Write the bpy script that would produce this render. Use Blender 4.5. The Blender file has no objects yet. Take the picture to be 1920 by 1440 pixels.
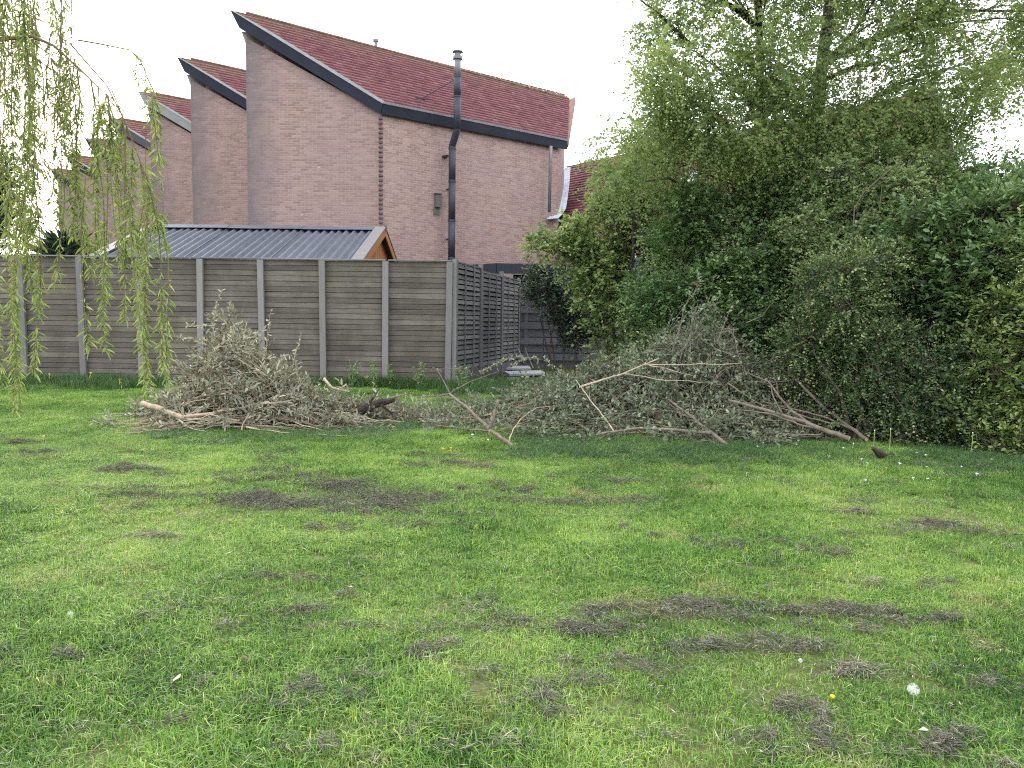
import bpy, math, random
import numpy as np
from mathutils import Vector, Matrix, Euler

rad = math.radians
random.seed(7)
RNG = np.random.default_rng(11)
scene = bpy.context.scene
COL = scene.collection

# ------------------------------------------------------------------ camera
FPX = 1442.0
CAM_Z = 1.30
PITCH, ROLL = 4.7, 0.77
RC = Matrix.Rotation(rad(90 - PITCH), 3, 'X') @ Matrix.Rotation(rad(ROLL), 3, 'Z')
cam_data = bpy.data.cameras.new('camera')
cam_data.sensor_width = 36.0
cam_data.lens = 36.0 * FPX / 1920.0
cam_data.clip_start = 0.05
cam_data.clip_end = 3000
cam = bpy.data.objects.new('camera', cam_data)
cam.matrix_world = Matrix.Translation((0, 0, CAM_Z)) @ RC.to_4x4()
COL.objects.link(cam)
scene.camera = cam

# ------------------------------------------------------------------ light
SUN_AZ, SUN_EL = rad(-34), rad(20)        # azimuth from +Y, negative = left of the view
world = bpy.data.worlds.new('World')
scene.world = world
world.use_nodes = True
wn, wl = world.node_tree.nodes, world.node_tree.links
wn.clear()
wo = wn.new('ShaderNodeOutputWorld')
bg = wn.new('ShaderNodeBackground')
sky = wn.new('ShaderNodeTexSky')
sky.sky_type = 'NISHITA'
sky.sun_disc = False
sky.sun_elevation = SUN_EL
sky.sun_rotation = SUN_AZ
sky.dust_density = 3.0
mixs = wn.new('ShaderNodeMix')
mixs.data_type = 'RGBA'
mixs.inputs[0].default_value = 0.85
mixs.inputs[7].default_value = (8.6, 8.75, 9.1, 1)       # thin even cloud over the whole sky
wl.new(sky.outputs[0], mixs.inputs[6])
wl.new(mixs.outputs[2], bg.inputs[0])
bg.inputs[1].default_value = 0.14
wl.new(bg.outputs[0], wo.inputs[0])
sun_data = bpy.data.lights.new('sun', 'SUN')
sun_data.energy = 1.3
sun_data.angle = rad(14)
sun_data.color = (1.0, 0.93, 0.80)
sun = bpy.data.objects.new('sun', sun_data)
sdir = Vector((math.sin(SUN_AZ) * math.cos(SUN_EL), math.cos(SUN_AZ) * math.cos(SUN_EL), math.sin(SUN_EL)))
sun.rotation_euler = sdir.to_track_quat('Z', 'Y').to_euler()
sun.location = sdir * 60
COL.objects.link(sun)
scene.view_settings.view_transform = 'Standard'
scene.view_settings.look = 'None'
scene.view_settings.gamma = 1.0
scene.view_settings.use_curve_mapping = False
scene.view_settings.exposure = 1.62
scene.cycles.use_denoising = False
scene.cycles.filter_width = 1.15
scene.cycles.max_bounces = 8
scene.cycles.diffuse_bounces = 3
scene.cycles.transmission_bounces = 4
scene.cycles.transparent_max_bounces = 8

# ------------------------------------------------------------------ helpers
def at(px, py, Y):
    "world point at depth Y seen at pixel (px, py) of the 1920 x 1440 photograph"
    d = RC @ Vector(((px - 960) / FPX, -(py - 720) / FPX, -1))
    k = Y / d.y
    return Vector((d.x * k, Y, CAM_Z + d.z * k))

def gh(x, y):
    "height of the lawn"
    y_ = np.clip(np.asarray(y, float), 0, 15)
    return (-0.10 * (1 - y_ / 15.0) + 0.018 * np.sin(np.asarray(x) * 0.9 + 1.3) * np.sin(y_ * 0.75)
            + 0.010 * np.sin(np.asarray(x) * 2.3 - y_ * 1.7))

def gnd(px, py):
    d = RC @ Vector(((px - 960) / FPX, -(py - 720) / FPX, -1))
    z = 0.0
    for _ in range(12):
        k = (z - CAM_Z) / d.z
        z = float(gh(d.x * k, d.y * k))
    return Vector((d.x * k, d.y * k, z))

def link(o, parent=None):
    COL.objects.link(o)
    if parent is not None:
        o.parent = parent
    return o

def tag(o, label=None, cat=None, group=None, kind=None):
    if label: o['label'] = label
    if cat: o['category'] = cat
    if group: o['group'] = group
    if kind: o['kind'] = kind
    return o

def empty(name, loc=(0, 0, 0), label=None, cat=None, group=None, parent=None):
    o = bpy.data.objects.new(name, None)
    o.location = loc
    o.empty_display_size = 0.2
    link(o, parent)
    return tag(o, label, cat, group)

class MB:
    def __init__(s):
        s.v, s.f, s.t, s.uv = [], [], [], []
    def add(s, vs, fs, tint=0.5, uvs=None):
        n = len(s.v)
        s.v += [tuple(v) for v in vs]
        s.f += [tuple(i + n for i in f) for f in fs]
        s.t += [tint] * len(vs)
        s.uv += uvs if uvs else [(0, 0)] * len(vs)
    def box(s, c, d, rot=None, tint=0.5):
        hx, hy, hz = d[0] / 2, d[1] / 2, d[2] / 2
        vs = [Vector((x, y, z)) for x in (-hx, hx) for y in (-hy, hy) for z in (-hz, hz)]
        if rot is not None: vs = [rot @ v for v in vs]
        c = Vector(c)
        s.add([v + c for v in vs], [(0, 1, 3, 2), (4, 6, 7, 5), (0, 4, 5, 1), (2, 3, 7, 6), (0, 2, 6, 4), (1, 5, 7, 3)], tint)
    def bevbox(s, d, b, tint=0.5):
        "box with chamfered long edges, centred"
        hx, hy, hz = d[0] / 2, d[1] / 2, d[2] / 2
        ring = [(-hy + b, -hz), (hy - b, -hz), (hy, -hz + b), (hy, hz - b), (hy - b, hz), (-hy + b, hz), (-hy, hz - b), (-hy, -hz + b)]
        vs = [(-hx, y, z) for y, z in ring] + [(hx, y, z) for y, z in ring]
        fs = [tuple(range(8)), tuple(range(15, 7, -1))] + [(i, i + 8, (i + 1) % 8 + 8, (i + 1) % 8) for i in range(8)]
        s.add(vs, fs, tint)
    def prism(s, poly, off, tint=0.5):
        "polygon (list of Vectors) extruded by the vector off"
        n = len(poly)
        off = Vector(off)
        vs = [Vector(p) for p in poly] + [Vector(p) + off for p in poly]
        fs = [tuple(range(n - 1, -1, -1)), tuple(range(n, 2 * n))] + [(i, (i + 1) % n, (i + 1) % n + n, i + n) for i in range(n)]
        s.add(vs, fs, tint)
    def tube(s, pts, rads, sides=5, tint=0.5, cap=True):
        pts = [Vector(p) for p in pts]
        if not hasattr(rads, '__len__'): rads = [rads] * len(pts)
        n = len(pts)
        vs = []
        ref = Vector((0.3, 0.2, 0.93)).normalized()
        for i, p in enumerate(pts):
            d = (pts[min(i + 1, n - 1)] - pts[max(i - 1, 0)])
            if d.length < 1e-9: d = Vector((0, 0, 1))
            d.normalize()
            a = d.cross(ref)
            if a.length < 0.05: a = d.cross(Vector((1, 0, 0)))
            a.normalize(); b = d.cross(a)
            for k in range(sides):
                t = 2 * math.pi * k / sides
                vs.append(p + (a * math.cos(t) + b * math.sin(t)) * rads[i])
        fs = []
        for i in range(n - 1):
            for k in range(sides):
                k2 = (k + 1) % sides
                fs.append((i * sides + k, i * sides + k2, (i + 1) * sides + k2, (i + 1) * sides + k))
        if cap:
            fs.append(tuple(range(sides - 1, -1, -1)))
            fs.append(tuple((n - 1) * sides + k for k in range(sides)))
        s.add(vs, fs, tint)
    def build(s, name, mat, parent=None, smooth=False):
        me = bpy.data.meshes.new(name)
        me.from_pydata(s.v, [], s.f)
        a = me.attributes.new('tint', 'FLOAT', 'POINT')
        a.data.foreach_set('value', s.t)
        if any(u != (0, 0) for u in s.uv[:200]):
            ul = me.uv_layers.new(name='UVMap')
            li = np.empty(len(me.loops), np.int32)
            me.loops.foreach_get('vertex_index', li)
            ul.data.foreach_set('uv', np.array(s.uv, np.float32)[li].ravel())
        if mat: me.materials.append(mat)
        if smooth: me.shade_smooth()
        me.update()
        return link(bpy.data.objects.new(name, me), parent)

def raw_mesh(name, V, tris=None, quads=None, tint=None, mat=None, smooth=False):
    me = bpy.data.meshes.new(name)
    nt = 0 if tris is None else len(tris)
    nq = 0 if quads is None else len(quads)
    me.vertices.add(len(V))
    me.vertices.foreach_set('co', np.asarray(V, np.float32).ravel())
    li = []
    if nt: li.append(np.asarray(tris, np.int32).ravel())
    if nq: li.append(np.asarray(quads, np.int32).ravel())
    li = np.concatenate(li)
    me.loops.add(len(li))
    me.loops.foreach_set('vertex_index', li)
    me.polygons.add(nt + nq)
    ls = np.concatenate([np.arange(nt) * 3, nt * 3 + np.arange(nq) * 4]).astype(np.int32)
    me.polygons.foreach_set('loop_start', ls)
    if tint is not None:
        a = me.attributes.new('tint', 'FLOAT', 'POINT')
        a.data.foreach_set('value', np.asarray(tint, np.float32))
    if mat: me.materials.append(mat)
    me.update(calc_edges=True)
    me.validate()
    if smooth: me.shade_smooth()
    return me

def norm(a):
    return a / np.maximum(np.linalg.norm(a, axis=-1, keepdims=True), 1e-9)

def leaf_mesh(name, P, D, N, L, W, tint, mat, style='rhomb', fold=0.18, curl=0.0):
    "many leaves as one mesh: base points P, length direction D, face normal N"
    n = len(P)
    X = norm(D)
    Yv = norm(np.cross(N, X))
    Z = np.cross(X, Yv)
    if style == 'rhomb':
        T = np.array([[0, 0, 0], [.45, -.5, fold], [1, 0, -curl], [.45, .5, fold]])
        tri = np.array([[0, 1, 2], [0, 2, 3]]); quad = None
    elif style == 'oval':
        T = np.array([[0, 0, 0], [.28, -.42, fold], [.72, -.40, fold * .8 - curl * .5], [1, 0, -curl], [.72, .40, fold * .8 - curl * .5], [.28, .42, fold]])
        tri = None; quad = np.array([[0, 1, 2, 3], [0, 3, 4, 5]])
    else:  # lance: narrow, curved
        T = np.array([[0, 0, 0], [.35, -.5, fold], [.7, -.34, -curl * .45], [1, 0, -curl], [.7, .34, -curl * .45], [.35, .5, fold]])
        tri = None; quad = np.array([[0, 1, 2, 3], [0, 3, 4, 5]])
    m = len(T)
    L = np.broadcast_to(L, (n,)); W = np.broadcast_to(W, (n,))
    V = (P[:, None, :] + X[:, None, :] * (T[None, :, 0] * L[:, None])[..., None]
         + Yv[:, None, :] * (T[None, :, 1] * W[:, None])[..., None]
         + Z[:, None, :] * (T[None, :, 2] * np.where(T[None, :, 1] == 0, L[:, None], W[:, None]))[..., None]).reshape(-1, 3)
    off = (np.arange(n) * m)[:, None, None]
    tris = (tri[None] + off).reshape(-1, 3) if tri is not None else None
    quads = (quad[None] + off).reshape(-1, 4) if quad is not None else None
    return raw_mesh(name, V, tris, quads, np.repeat(tint, m), mat)

def obj(name, me, parent=None, loc=None):
    o = bpy.data.objects.new(name, me)
    if loc is not None: o.location = loc
    return link(o, parent)

def copy_tree(o, parent=None):
    c = o.copy(); link(c); c.parent = parent
    for ch in list(o.children): copy_tree(ch, c)
    return c

# ------------------------------------------------------------------ materials
class NT:
    def __init__(s, name):
        s.m = bpy.data.materials.new(name); s.m.use_nodes = True
        s.n, s.l = s.m.node_tree.nodes, s.m.node_tree.links
        s.n.clear()
        s.out = s.n.new('ShaderNodeOutputMaterial')
    def new(s, t, **kw):
        n = s.n.new(t)
        for k, v in kw.items(): setattr(n, k, v)
        return n
    def set(s, sock, v):
        if hasattr(v, 'is_linked') or isinstance(v, bpy.types.NodeSocket): s.l.new(v, sock)
        elif isinstance(v, (tuple, list)) and len(v) == 3 and sock.type == 'RGBA': sock.default_value = (*v, 1)
        else: sock.default_value = v
    def noise(s, vec=None, scale=5, detail=4, rough=.55, dist=0):
        n = s.new('ShaderNodeTexNoise')
        n.inputs['Scale'].default_value = scale; n.inputs['Detail'].default_value = detail
        n.inputs['Roughness'].default_value = rough; n.inputs['Distortion'].default_value = dist
        if vec is not None: s.l.new(vec, n.inputs['Vector'])
        return n.outputs[0]
    def ramp(s, fac, stops):
        r = s.new('ShaderNodeValToRGB')
        e = r.color_ramp.elements
        while len(e) < len(stops): e.new(0.5)
        for el, (p, c) in zip(e, stops):
            el.position = p; el.color = (*c, 1) if len(c) == 3 else c
        s.set(r.inputs[0], fac)
        return r.outputs[0]
    def mix(s, fac, a, b, blend='MIX'):
        n = s.new('ShaderNodeMix', data_type='RGBA', blend_type=blend)
        s.set(n.inputs[0], fac); s.set(n.inputs[6], a); s.set(n.inputs[7], b)
        return n.outputs[2]
    def math(s, op, a, b=0.0, c=None, clamp=False):
        n = s.new('ShaderNodeMath', operation=op, use_clamp=clamp)
        s.set(n.inputs[0], a); s.set(n.inputs[1], b)
        if c is not None: s.set(n.inputs[2], c)
        return n.outputs[0]
    def mapping(s, vec, scale=(1, 1, 1), loc=(0, 0, 0)):
        n = s.new('ShaderNodeMapping')
        s.l.new(vec, n.inputs[0]); n.inputs['Scale'].default_value = scale
        s.set(n.inputs['Location'], loc)
        return n.outputs[0]
    def coord(s, which='Object'):
        return s.new('ShaderNodeTexCoord').outputs[which]
    def pos(s):
        return s.new('ShaderNodeNewGeometry').outputs['Position']
    def attr(s, name):
        n = s.new('ShaderNodeAttribute'); n.attribute_name = name
        return n.outputs['Fac']
    def rnd(s):
        return s.new('ShaderNodeObjectInfo').outputs['Random']
    def bump(s, h, strength=.3, dist=.01):
        n = s.new('ShaderNodeBump'); n.inputs['Strength'].default_value = strength; n.inputs['Distance'].default_value = dist
        s.l.new(h, n.inputs['Height'])
        return n.outputs[0]
    def pbr(s, col, rough=.8, metal=0., spec=.3, normal=None):
        b = s.new('ShaderNodeBsdfPrincipled')
        s.set(b.inputs['Base Color'], col); s.set(b.inputs['Roughness'], rough)
        b.inputs['Metallic'].default_value = metal; b.inputs['Specular IOR Level'].default_value = spec
        if normal is not None: s.l.new(normal, b.inputs['Normal'])
        return b.outputs[0]
    def done(s, sh):
        s.l.new(sh, s.out.inputs[0]); return s.m

def leaf_mat(name, dark, mid, light, trans=.35, rough=.55, spec=.25, posvar=.5):
    t = NT(name)
    k = t.attr('tint')
    nz = t.noise(t.pos(), 1.7, 2)
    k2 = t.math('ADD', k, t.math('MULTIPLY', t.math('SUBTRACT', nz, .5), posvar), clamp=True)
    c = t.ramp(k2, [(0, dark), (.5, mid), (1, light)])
    p = t.pbr(c, rough, 0, spec)
    tr = t.new('ShaderNodeBsdfTranslucent')
    t.l.new(t.mix(1, c, (1.0, 1.0, .75), 'MULTIPLY'), tr.inputs[0])
    m = t.new('ShaderNodeMixShader'); m.inputs[0].default_value = trans
    t.l.new(p, m.inputs[1]); t.l.new(tr.outputs[0], m.inputs[2])
    return t.done(m.outputs[0])

def bark_mat(name, a, b, scale=14, rough=.9):
    t = NT(name)
    n = t.noise(t.mapping(t.coord(), (1, 1, .35)), scale, 6, .65)
    k = t.math('ADD', n, t.math('MULTIPLY', t.math('SUBTRACT', t.attr('tint'), .5), .7), clamp=True)
    c = t.ramp(k, [(.25, a), (.75, b)])
    return t.done(t.pbr(c, rough, 0, .2, t.bump(n, .5, .008)))

def wood_mat(name, cols, axis='X', moss=None, grain=1.0):
    t = NT(name)
    r = t.rnd()
    co = t.coord()
    cb = t.new('ShaderNodeCombineXYZ')
    t.l.new(t.math('MULTIPLY', r, 40), cb.inputs[0]); t.l.new(t.math('MULTIPLY', r, 17), cb.inputs[2])
    sc = {'X': (1.2, 14, 22), 'Z': (22, 14, 1.2), 'Y': (14, 1.2, 22)}[axis]
    v = t.mapping(co, sc, cb.outputs[0])
    g = t.noise(v, 2.2, 6, .7, .4)
    fine = t.noise(t.mapping(co, tuple(x * 4 for x in sc), cb.outputs[0]), 2.2, 3, .6)
    k = t.math('ADD', t.math('MULTIPLY', g, .68), t.math('MULTIPLY', r, .32))
    c = t.ramp(k, [(.18, cols[0]), (.5, cols[1]), (.85, cols[2])])
    c = t.mix(t.math('MULTIPLY', t.ramp(fine, [(.42, (0, 0, 0)), (.75, (1, 1, 1))]), .22), c, cols[2])
    if moss:
        big = t.noise(t.pos(), .9, 3, .6)
        f = t.math('MULTIPLY', t.ramp(big, [(.45, (0, 0, 0)), (.72, (1, 1, 1))]), .6)
        c = t.mix(t.math('MULTIPLY', f, t.math('ADD', t.math('MULTIPLY', r, .9), .1)), c, moss)
        st_ = t.noise(t.mapping(t.pos(), (1, 1, .8), (5, 3, 9)), 1.5, 5, .65)
        c = t.mix(t.math('MULTIPLY', t.ramp(st_, [(.45, (0, 0, 0)), (.68, (1, 1, 1))]), .55), c, cols[0])
    return t.done(t.pbr(c, .85, 0, .2, t.bump(t.math('ADD', g, t.math('MULTIPLY', fine, .5)), .35 * grain, .006)))

def plain(name, col, rough=.6, metal=0, spec=.4, var=.12, scale=6, bump=.05):
    t = NT(name)
    n = t.noise(t.coord(), scale, 5, .6)
    lo = tuple(x * (1 - var * 2) for x in col); hi = tuple(min(1, x * (1 + var * 2)) for x in col)
    return t.done(t.pbr(t.ramp(n, [(.25, lo), (.75, hi)]), rough, metal, spec, t.bump(n, bump, .004)))

def brick_mat(name, stain=1.0, tone=1.0):
    t = NT(name)
    uv = t.new('ShaderNodeUVMap').outputs[0]
    # wobble of the courses
    br = t.new('ShaderNodeTexBrick')
    br.offset = .5
    t.l.new(uv, br.inputs['Vector'])
    for k, v in {'Scale': 1.0, 'Mortar Size': .006, 'Mortar Smooth': .25, 'Bias': -.1, 'Brick Width': .22, 'Row Height': .0625}.items():
        br.inputs[k].default_value = v
    br.inputs['Color1'].default_value = (.0, 0, 0, 1); br.inputs['Color2'].default_value = (1, 1, 1, 1)
    br.inputs['Mortar'].default_value = (.5, .5, .5, 1)
    # per brick tone
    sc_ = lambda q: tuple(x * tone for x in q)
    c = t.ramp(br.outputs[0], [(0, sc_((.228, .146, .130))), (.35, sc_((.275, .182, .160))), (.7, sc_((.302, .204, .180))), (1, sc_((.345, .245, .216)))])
    n1 = t.noise(uv, .55, 4, .6)
    c = t.mix(t.ramp(n1, [(.35, (0, 0, 0)), (.7, (.45, .45, .45))]), c, (.25, .195, .195))
    streak = t.noise(t.mapping(uv, (1.1, 9, 1)), 1.0, 4, .6)
    c = t.mix(t.math('MULTIPLY', t.ramp(streak, [(.55, (0, 0, 0)), (.75, (1, 1, 1))]), .22), c, (.18, .125, .118))
    sp = t.noise(t.mapping(uv, (4.5, 16, 1)), 1.0, 2, .5)
    c = t.mix(t.math('MULTIPLY', t.ramp(sp, [(.70, (0, 0, 0)), (.76, (1, 1, 1))]), .55), c, (.50, .42, .40))
    damp = t.noise(t.mapping(uv, (1.6, .22, 1)), 1.3, 5, .62)
    c = t.mix(t.math('MULTIPLY', t.ramp(damp, [(.48, (0, 0, 0)), (.70, (1, 1, 1))]), .24), c, (.140, .104, .100))
    c = t.mix(br.outputs['Fac'], c, sc_((.34, .275, .265)))
    if stain > 0:
        # soot and damp on the weather corner (u near 0)
        sx = t.new('ShaderNodeSeparateXYZ'); t.l.new(uv, sx.inputs[0])
        d = t.math('ADD', sx.outputs[0], t.math('MULTIPLY', t.math('SUBTRACT', t.noise(t.mapping(uv, (1, .6, 1)), 2.2, 4, .6), .5), 1.3))
        f = t.ramp(d, [(0, (1, 1, 1)), (.9, (0, 0, 0))])
        c = t.mix(t.math('MULTIPLY', f, .75 * stain), c, (.105, .098, .108))
    h = t.math('SUBTRACT', 1, br.outputs['Fac'])
    return t.done(t.pbr(c, .9, 0, .15, t.bump(h, .6, .008)))

def tile_mat(name):
    t = NT(name)
    k = t.attr('tint')
    c = t.ramp(k, [(0, (.100, .036, .046)), (.5, (.160, .060, .070)), (1, (.225, .105, .105))])
    n = t.noise(t.pos(), 3.5, 4, .7)
    c = t.mix(t.math('MULTIPLY', t.ramp(n, [(.5, (0, 0, 0)), (.75, (1, 1, 1))]), .3), c, (.13, .085, .08))
    mo = t.attr('moss')
    n2 = t.noise(t.pos(), 9, 4, .7)
    f = t.math('MULTIPLY', mo, t.ramp(n2, [(.35, (0, 0, 0)), (.6, (1, 1, 1))]))
    c = t.mix(f, c, (.15, .115, .06))
    return t.done(t.pbr(c, .75, 0, .3, t.bump(n2, .2, .005)))

M = {}
M['brick'] = brick_mat('weathered_shaded_brick', 1.0, .90)  # stains are weathering; darker tone paints in shade of fronts turned away
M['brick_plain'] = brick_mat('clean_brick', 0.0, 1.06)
M['tooth'] = plain('shadow_toned_brick', (.10, .075, .082), .9, 0, .15, .2, 9, .2)  # shadow around the toothed corner is put into this brick colour
M['tile'] = tile_mat('red_roof_tile')
M['fascia'] = plain('slate_blue_fascia', (.019, .023, .034), .75, 0, .12, .10, 2)
M['fascia_grey'] = plain('grey_fascia', (.16, .17, .17), .5, 0, .4, .08, 2)
M['fascia_green'] = plain('black_fascia', (.018, .024, .025), .45, 0, .4, .08, 2)
M['trim'] = plain('zinc_trim', (.55, .55, .60), .4, .2, .5, .08, 3)
M['verge'] = plain('clay_verge', (.20, .115, .10), .8, 0, .2, .2, 5, .2)
M['ridge'] = plain('mossy_ridge', (.13, .085, .065), .9, 0, .15, .3, 7, .4)
M['soffit'] = plain('soffit_board', (.20, .19, .17), .7, 0, .3, .1, 3)
M['steel'] = plain('dark_flue_enamel', (.030, .035, .050), .62, .1, .4, .15, 4)
M['steel_light'] = plain('galvanised_flue', (.16, .16, .175), .6, .2, .5, .15, 5)
M['lead'] = plain('lead_flashing', (.42, .45, .52), .5, .1, .4, .15, 6)
M['plank'] = wood_mat('grey_weathered_plank', [(.040, .035, .030), (.102, .092, .078), (.195, .180, .155)], 'X', (.108, .104, .046))
M['post'] = wood_mat('pale_grey_post', [(.095, .090, .090), (.155, .149, .149), (.23, .222, .220)], 'Z')
M['rail'] = wood_mat('pale_grey_rail', [(.10, .097, .10), (.145, .142, .146), (.21, .205, .205)], 'X')
M['slat'] = wood_mat('louvre_slat', [(.070, .068, .071), (.125, .123, .127), (.20, .196, .197)], 'X')
M['darkplank'] = wood_mat('dark_garden_plank', [(.045, .046, .056), (.085, .086, .098), (.135, .135, .148)], 'X')
M['beam'] = wood_mat('black_stained_beam', [(.016, .019, .026), (.028, .032, .042), (.05, .054, .066)], 'X')
M['cedar'] = wood_mat('orange_cedar', [(.20, .075, .028), (.32, .135, .055), (.42, .20, .09)], 'Z')
M['cedar_x'] = wood_mat('orange_cedar_board', [(.20, .075, .03), (.30, .13, .055), (.40, .19, .09)], 'X')
M['board'] = wood_mat('grey_barge_board', [(.07, .065, .064), (.13, .125, .122), (.20, .19, .185)], 'X')
M['slab'] = plain('pale_concrete', (.32, .33, .36), .85, 0, .2, .15, 5, .2)
M['soil'] = plain('dark_soil', (.045, .036, .026), .95, 0, .1, .3, 8, .5)

def corr_mat():
    t = NT('blue_grey_fibre_cement')
    n = t.noise(t.pos(), 2.5, 5, .65)
    n2 = t.noise(t.pos(), 40, 2, .5)
    k = t.math('ADD', t.math('MULTIPLY', n, .8), t.math('MULTIPLY', t.rnd(), .25))
    c = t.ramp(k, [(.25, (.042, .048, .064)), (.8, (.088, .098, .125))])
    c = t.mix(t.math('MULTIPLY', t.ramp(n2, [(.62, (0, 0, 0)), (.72, (1, 1, 1))]), .25), c, (.2, .2, .2))
    return t.done(t.pbr(c, .68, 0, .3, t.bump(n2, .08, .003)))
M['corr'] = corr_mat()

def lawn_mat(name, blade):
    "green of the lawn: patchy in the world, each blade with its own tone"
    t = NT(name)
    p = t.pos()
    big = t.noise(p, .55, 3, .55)
    med = t.noise(p, 2.4, 4, .6)
    fin = t.noise(p, 9, 3, .6)
    k = t.math('ADD', t.math('MULTIPLY', t.math('SUBTRACT', big, .12), 1.05), t.math('MULTIPLY', t.math('SUBTRACT', med, .1), .7))
    k = t.math('ADD', k, t.math('MULTIPLY', fin, .2))
    if blade:
        k = t.math('ADD', t.math('SUBTRACT', k, .30), t.math('MULTIPLY', t.math('SUBTRACT', t.attr('tint'), .5), .80), clamp=True)
        c = t.ramp(k, [(.09, (.026, .068, .022)), (.35, (.108, .226, .050)), (.61, (.234, .372, .090)), (.93, (.425, .500, .180))])
        dry = t.noise(t.mapping(p, (1, 1, 1), (31, 7, 0)), 1.25, 4, .65)
        f = t.ramp(dry, [(.58, (0, 0, 0)), (.70, (1, 1, 1))])
        dr = t.math('MULTIPLY', f, t.ramp(t.attr('tint'), [(.35, (.15, .15, .15)), (.7, (.85, .85, .85))]))
        c = t.mix(dr, c, (.40, .34, .19))
        pb = t.pbr(c, .6, 0, .12)
        tr = t.new('ShaderNodeBsdfTranslucent')
        t.l.new(t.mix(1, c, (1, 1, .5), 'MULTIPLY'), tr.inputs[0])
        m = t.new('ShaderNodeMixShader'); m.inputs[0].default_value = .35
        t.l.new(pb, m.inputs[1]); t.l.new(tr.outputs[0], m.inputs[2])
        return t.done(m.outputs[0])
    c = t.ramp(k, [(.35, (.045, .060, .020)), (.75, (.075, .090, .030)), (1, (.12, .12, .05))])
    return t.done(t.pbr(c, .95, 0, .1, t.bump(fin, .6, .02)))
M['lawn'] = lawn_mat('lawn_soil_and_moss', False)
M['blade'] = lawn_mat('grass_blade', True)
M['tallgrass'] = leaf_mat('tall_grass_blade', (.026, .064, .024), (.060, .125, .040), (.130, .215, .070), .3, .5)

def dry_mat():
    t = NT('dry_grass_clipping')
    c = t.ramp(t.attr('tint'), [(0, (.095, .090, .074)), (.45, (.215, .204, .170)), (.8, (.38, .355, .28)), (1, (.55, .49, .35))])
    return t.done(t.pbr(c, .9, 0, .1))
M['dry'] = dry_mat()

# ------------------------------------------------------------------ setting: ground
def build_ground():
    xs = np.concatenate([[-600, -200, -80, -40], np.linspace(-20, 20, 81), [40, 80, 200, 600]])
    ys = np.concatenate([[-300, -80, -20, -5], np.linspace(0, 26, 66), [34, 60, 140, 400, 900]])
    X, Yg = np.meshgrid(xs, ys)
    V = np.stack([X, Yg, gh(X, Yg)], -1).reshape(-1, 3)
    nx, ny = len(xs), len(ys)
    i = np.arange(ny - 1)[:, None] * nx + np.arange(nx - 1)[None]
    Q = np.stack([i, i + 1, i + nx + 1, i + nx], -1).reshape(-1, 4)
    o = obj('lawn', raw_mesh('lawn', V, None, Q, None, M['lawn'], True))
    tag(o, kind='structure')
build_ground()

# ------------------------------------------------------------------ houses
def roof_tiles(name, A, B, C, D, parent, mat, seed=1, ex=.15, tw=.20):
    "overlapping plain tiles laid in courses parallel to the eave B-C on the plane A B C D"
    rg = np.random.default_rng(seed)
    e = (C - B).normalized()
    n = (C - B).cross(A - B).normalized()
    if n.z < 0: n = -n
    w = n.cross(e)
    if w.z < 0: w = -w
    def st(P): return ((P - B).dot(e), (P - B).dot(w))
    sa, ta = st(A); sd, td = st(D); sc, tc = st(C)
    V, Q, T, Mo = [], [], [], []
    t = 0.0; row = 0
    tmax = max(ta, td)
    while t < tmax - .03:
        def span(tt):
            l = sa * min(1, tt / ta)
            r = sc + (sd - sc) * min(1, tt / td)
            return l, r
        t2 = min(t + ex, tmax)
        l0, r0 = span(t); l1, r1 = span(t2)
        s = min(l0, l1) - (row % 2) * tw / 2 - tw
        while s < max(r0, r1):
            a0, b0 = max(s, l0), min(s + tw - .004, r0)
            a1, b1 = max(s, l1), min(s + tw - .004, r1)
            s += tw
            if b0 - a0 < .015 and b1 - a1 < .015: continue
            b0, b1 = max(b0, a0), max(b1, a1)
            lift = .050 + rg.uniform(-.007, .007)
            p = [B + e * a0 + w * t + n * lift, B + e * b0 + w * t + n * lift, B + e * b1 + w * t2 + n * .014, B + e * a1 + w * t2 + n * .014,
                 B + e * a0 + w * t + n * .004, B + e * b0 + w * t + n * .004]
            k = len(V); V += [tuple(x) for x in p]
            Q += [(k, k + 1, k + 2, k + 3), (k + 4, k + 5, k + 1, k)]
            T += [float(np.clip(rg.normal(.45, .15), 0, 1))] * 6
            Mo += [max(0, min(1, (t / tmax - .72) * 3.2)) + max(0, .25 - abs(a0 - l0) * .8)] * 6
        t += ex; row += 1
    me = raw_mesh(name, V, None, Q, T, mat)
    a = me.attributes.new('moss', 'FLOAT', 'POINT')
    a.data.foreach_set('value', np.clip(Mo, 0, 1).astype(np.float32))
    o = obj(name, me, parent)
    tag(o, kind='stuff')
    return o

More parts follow.
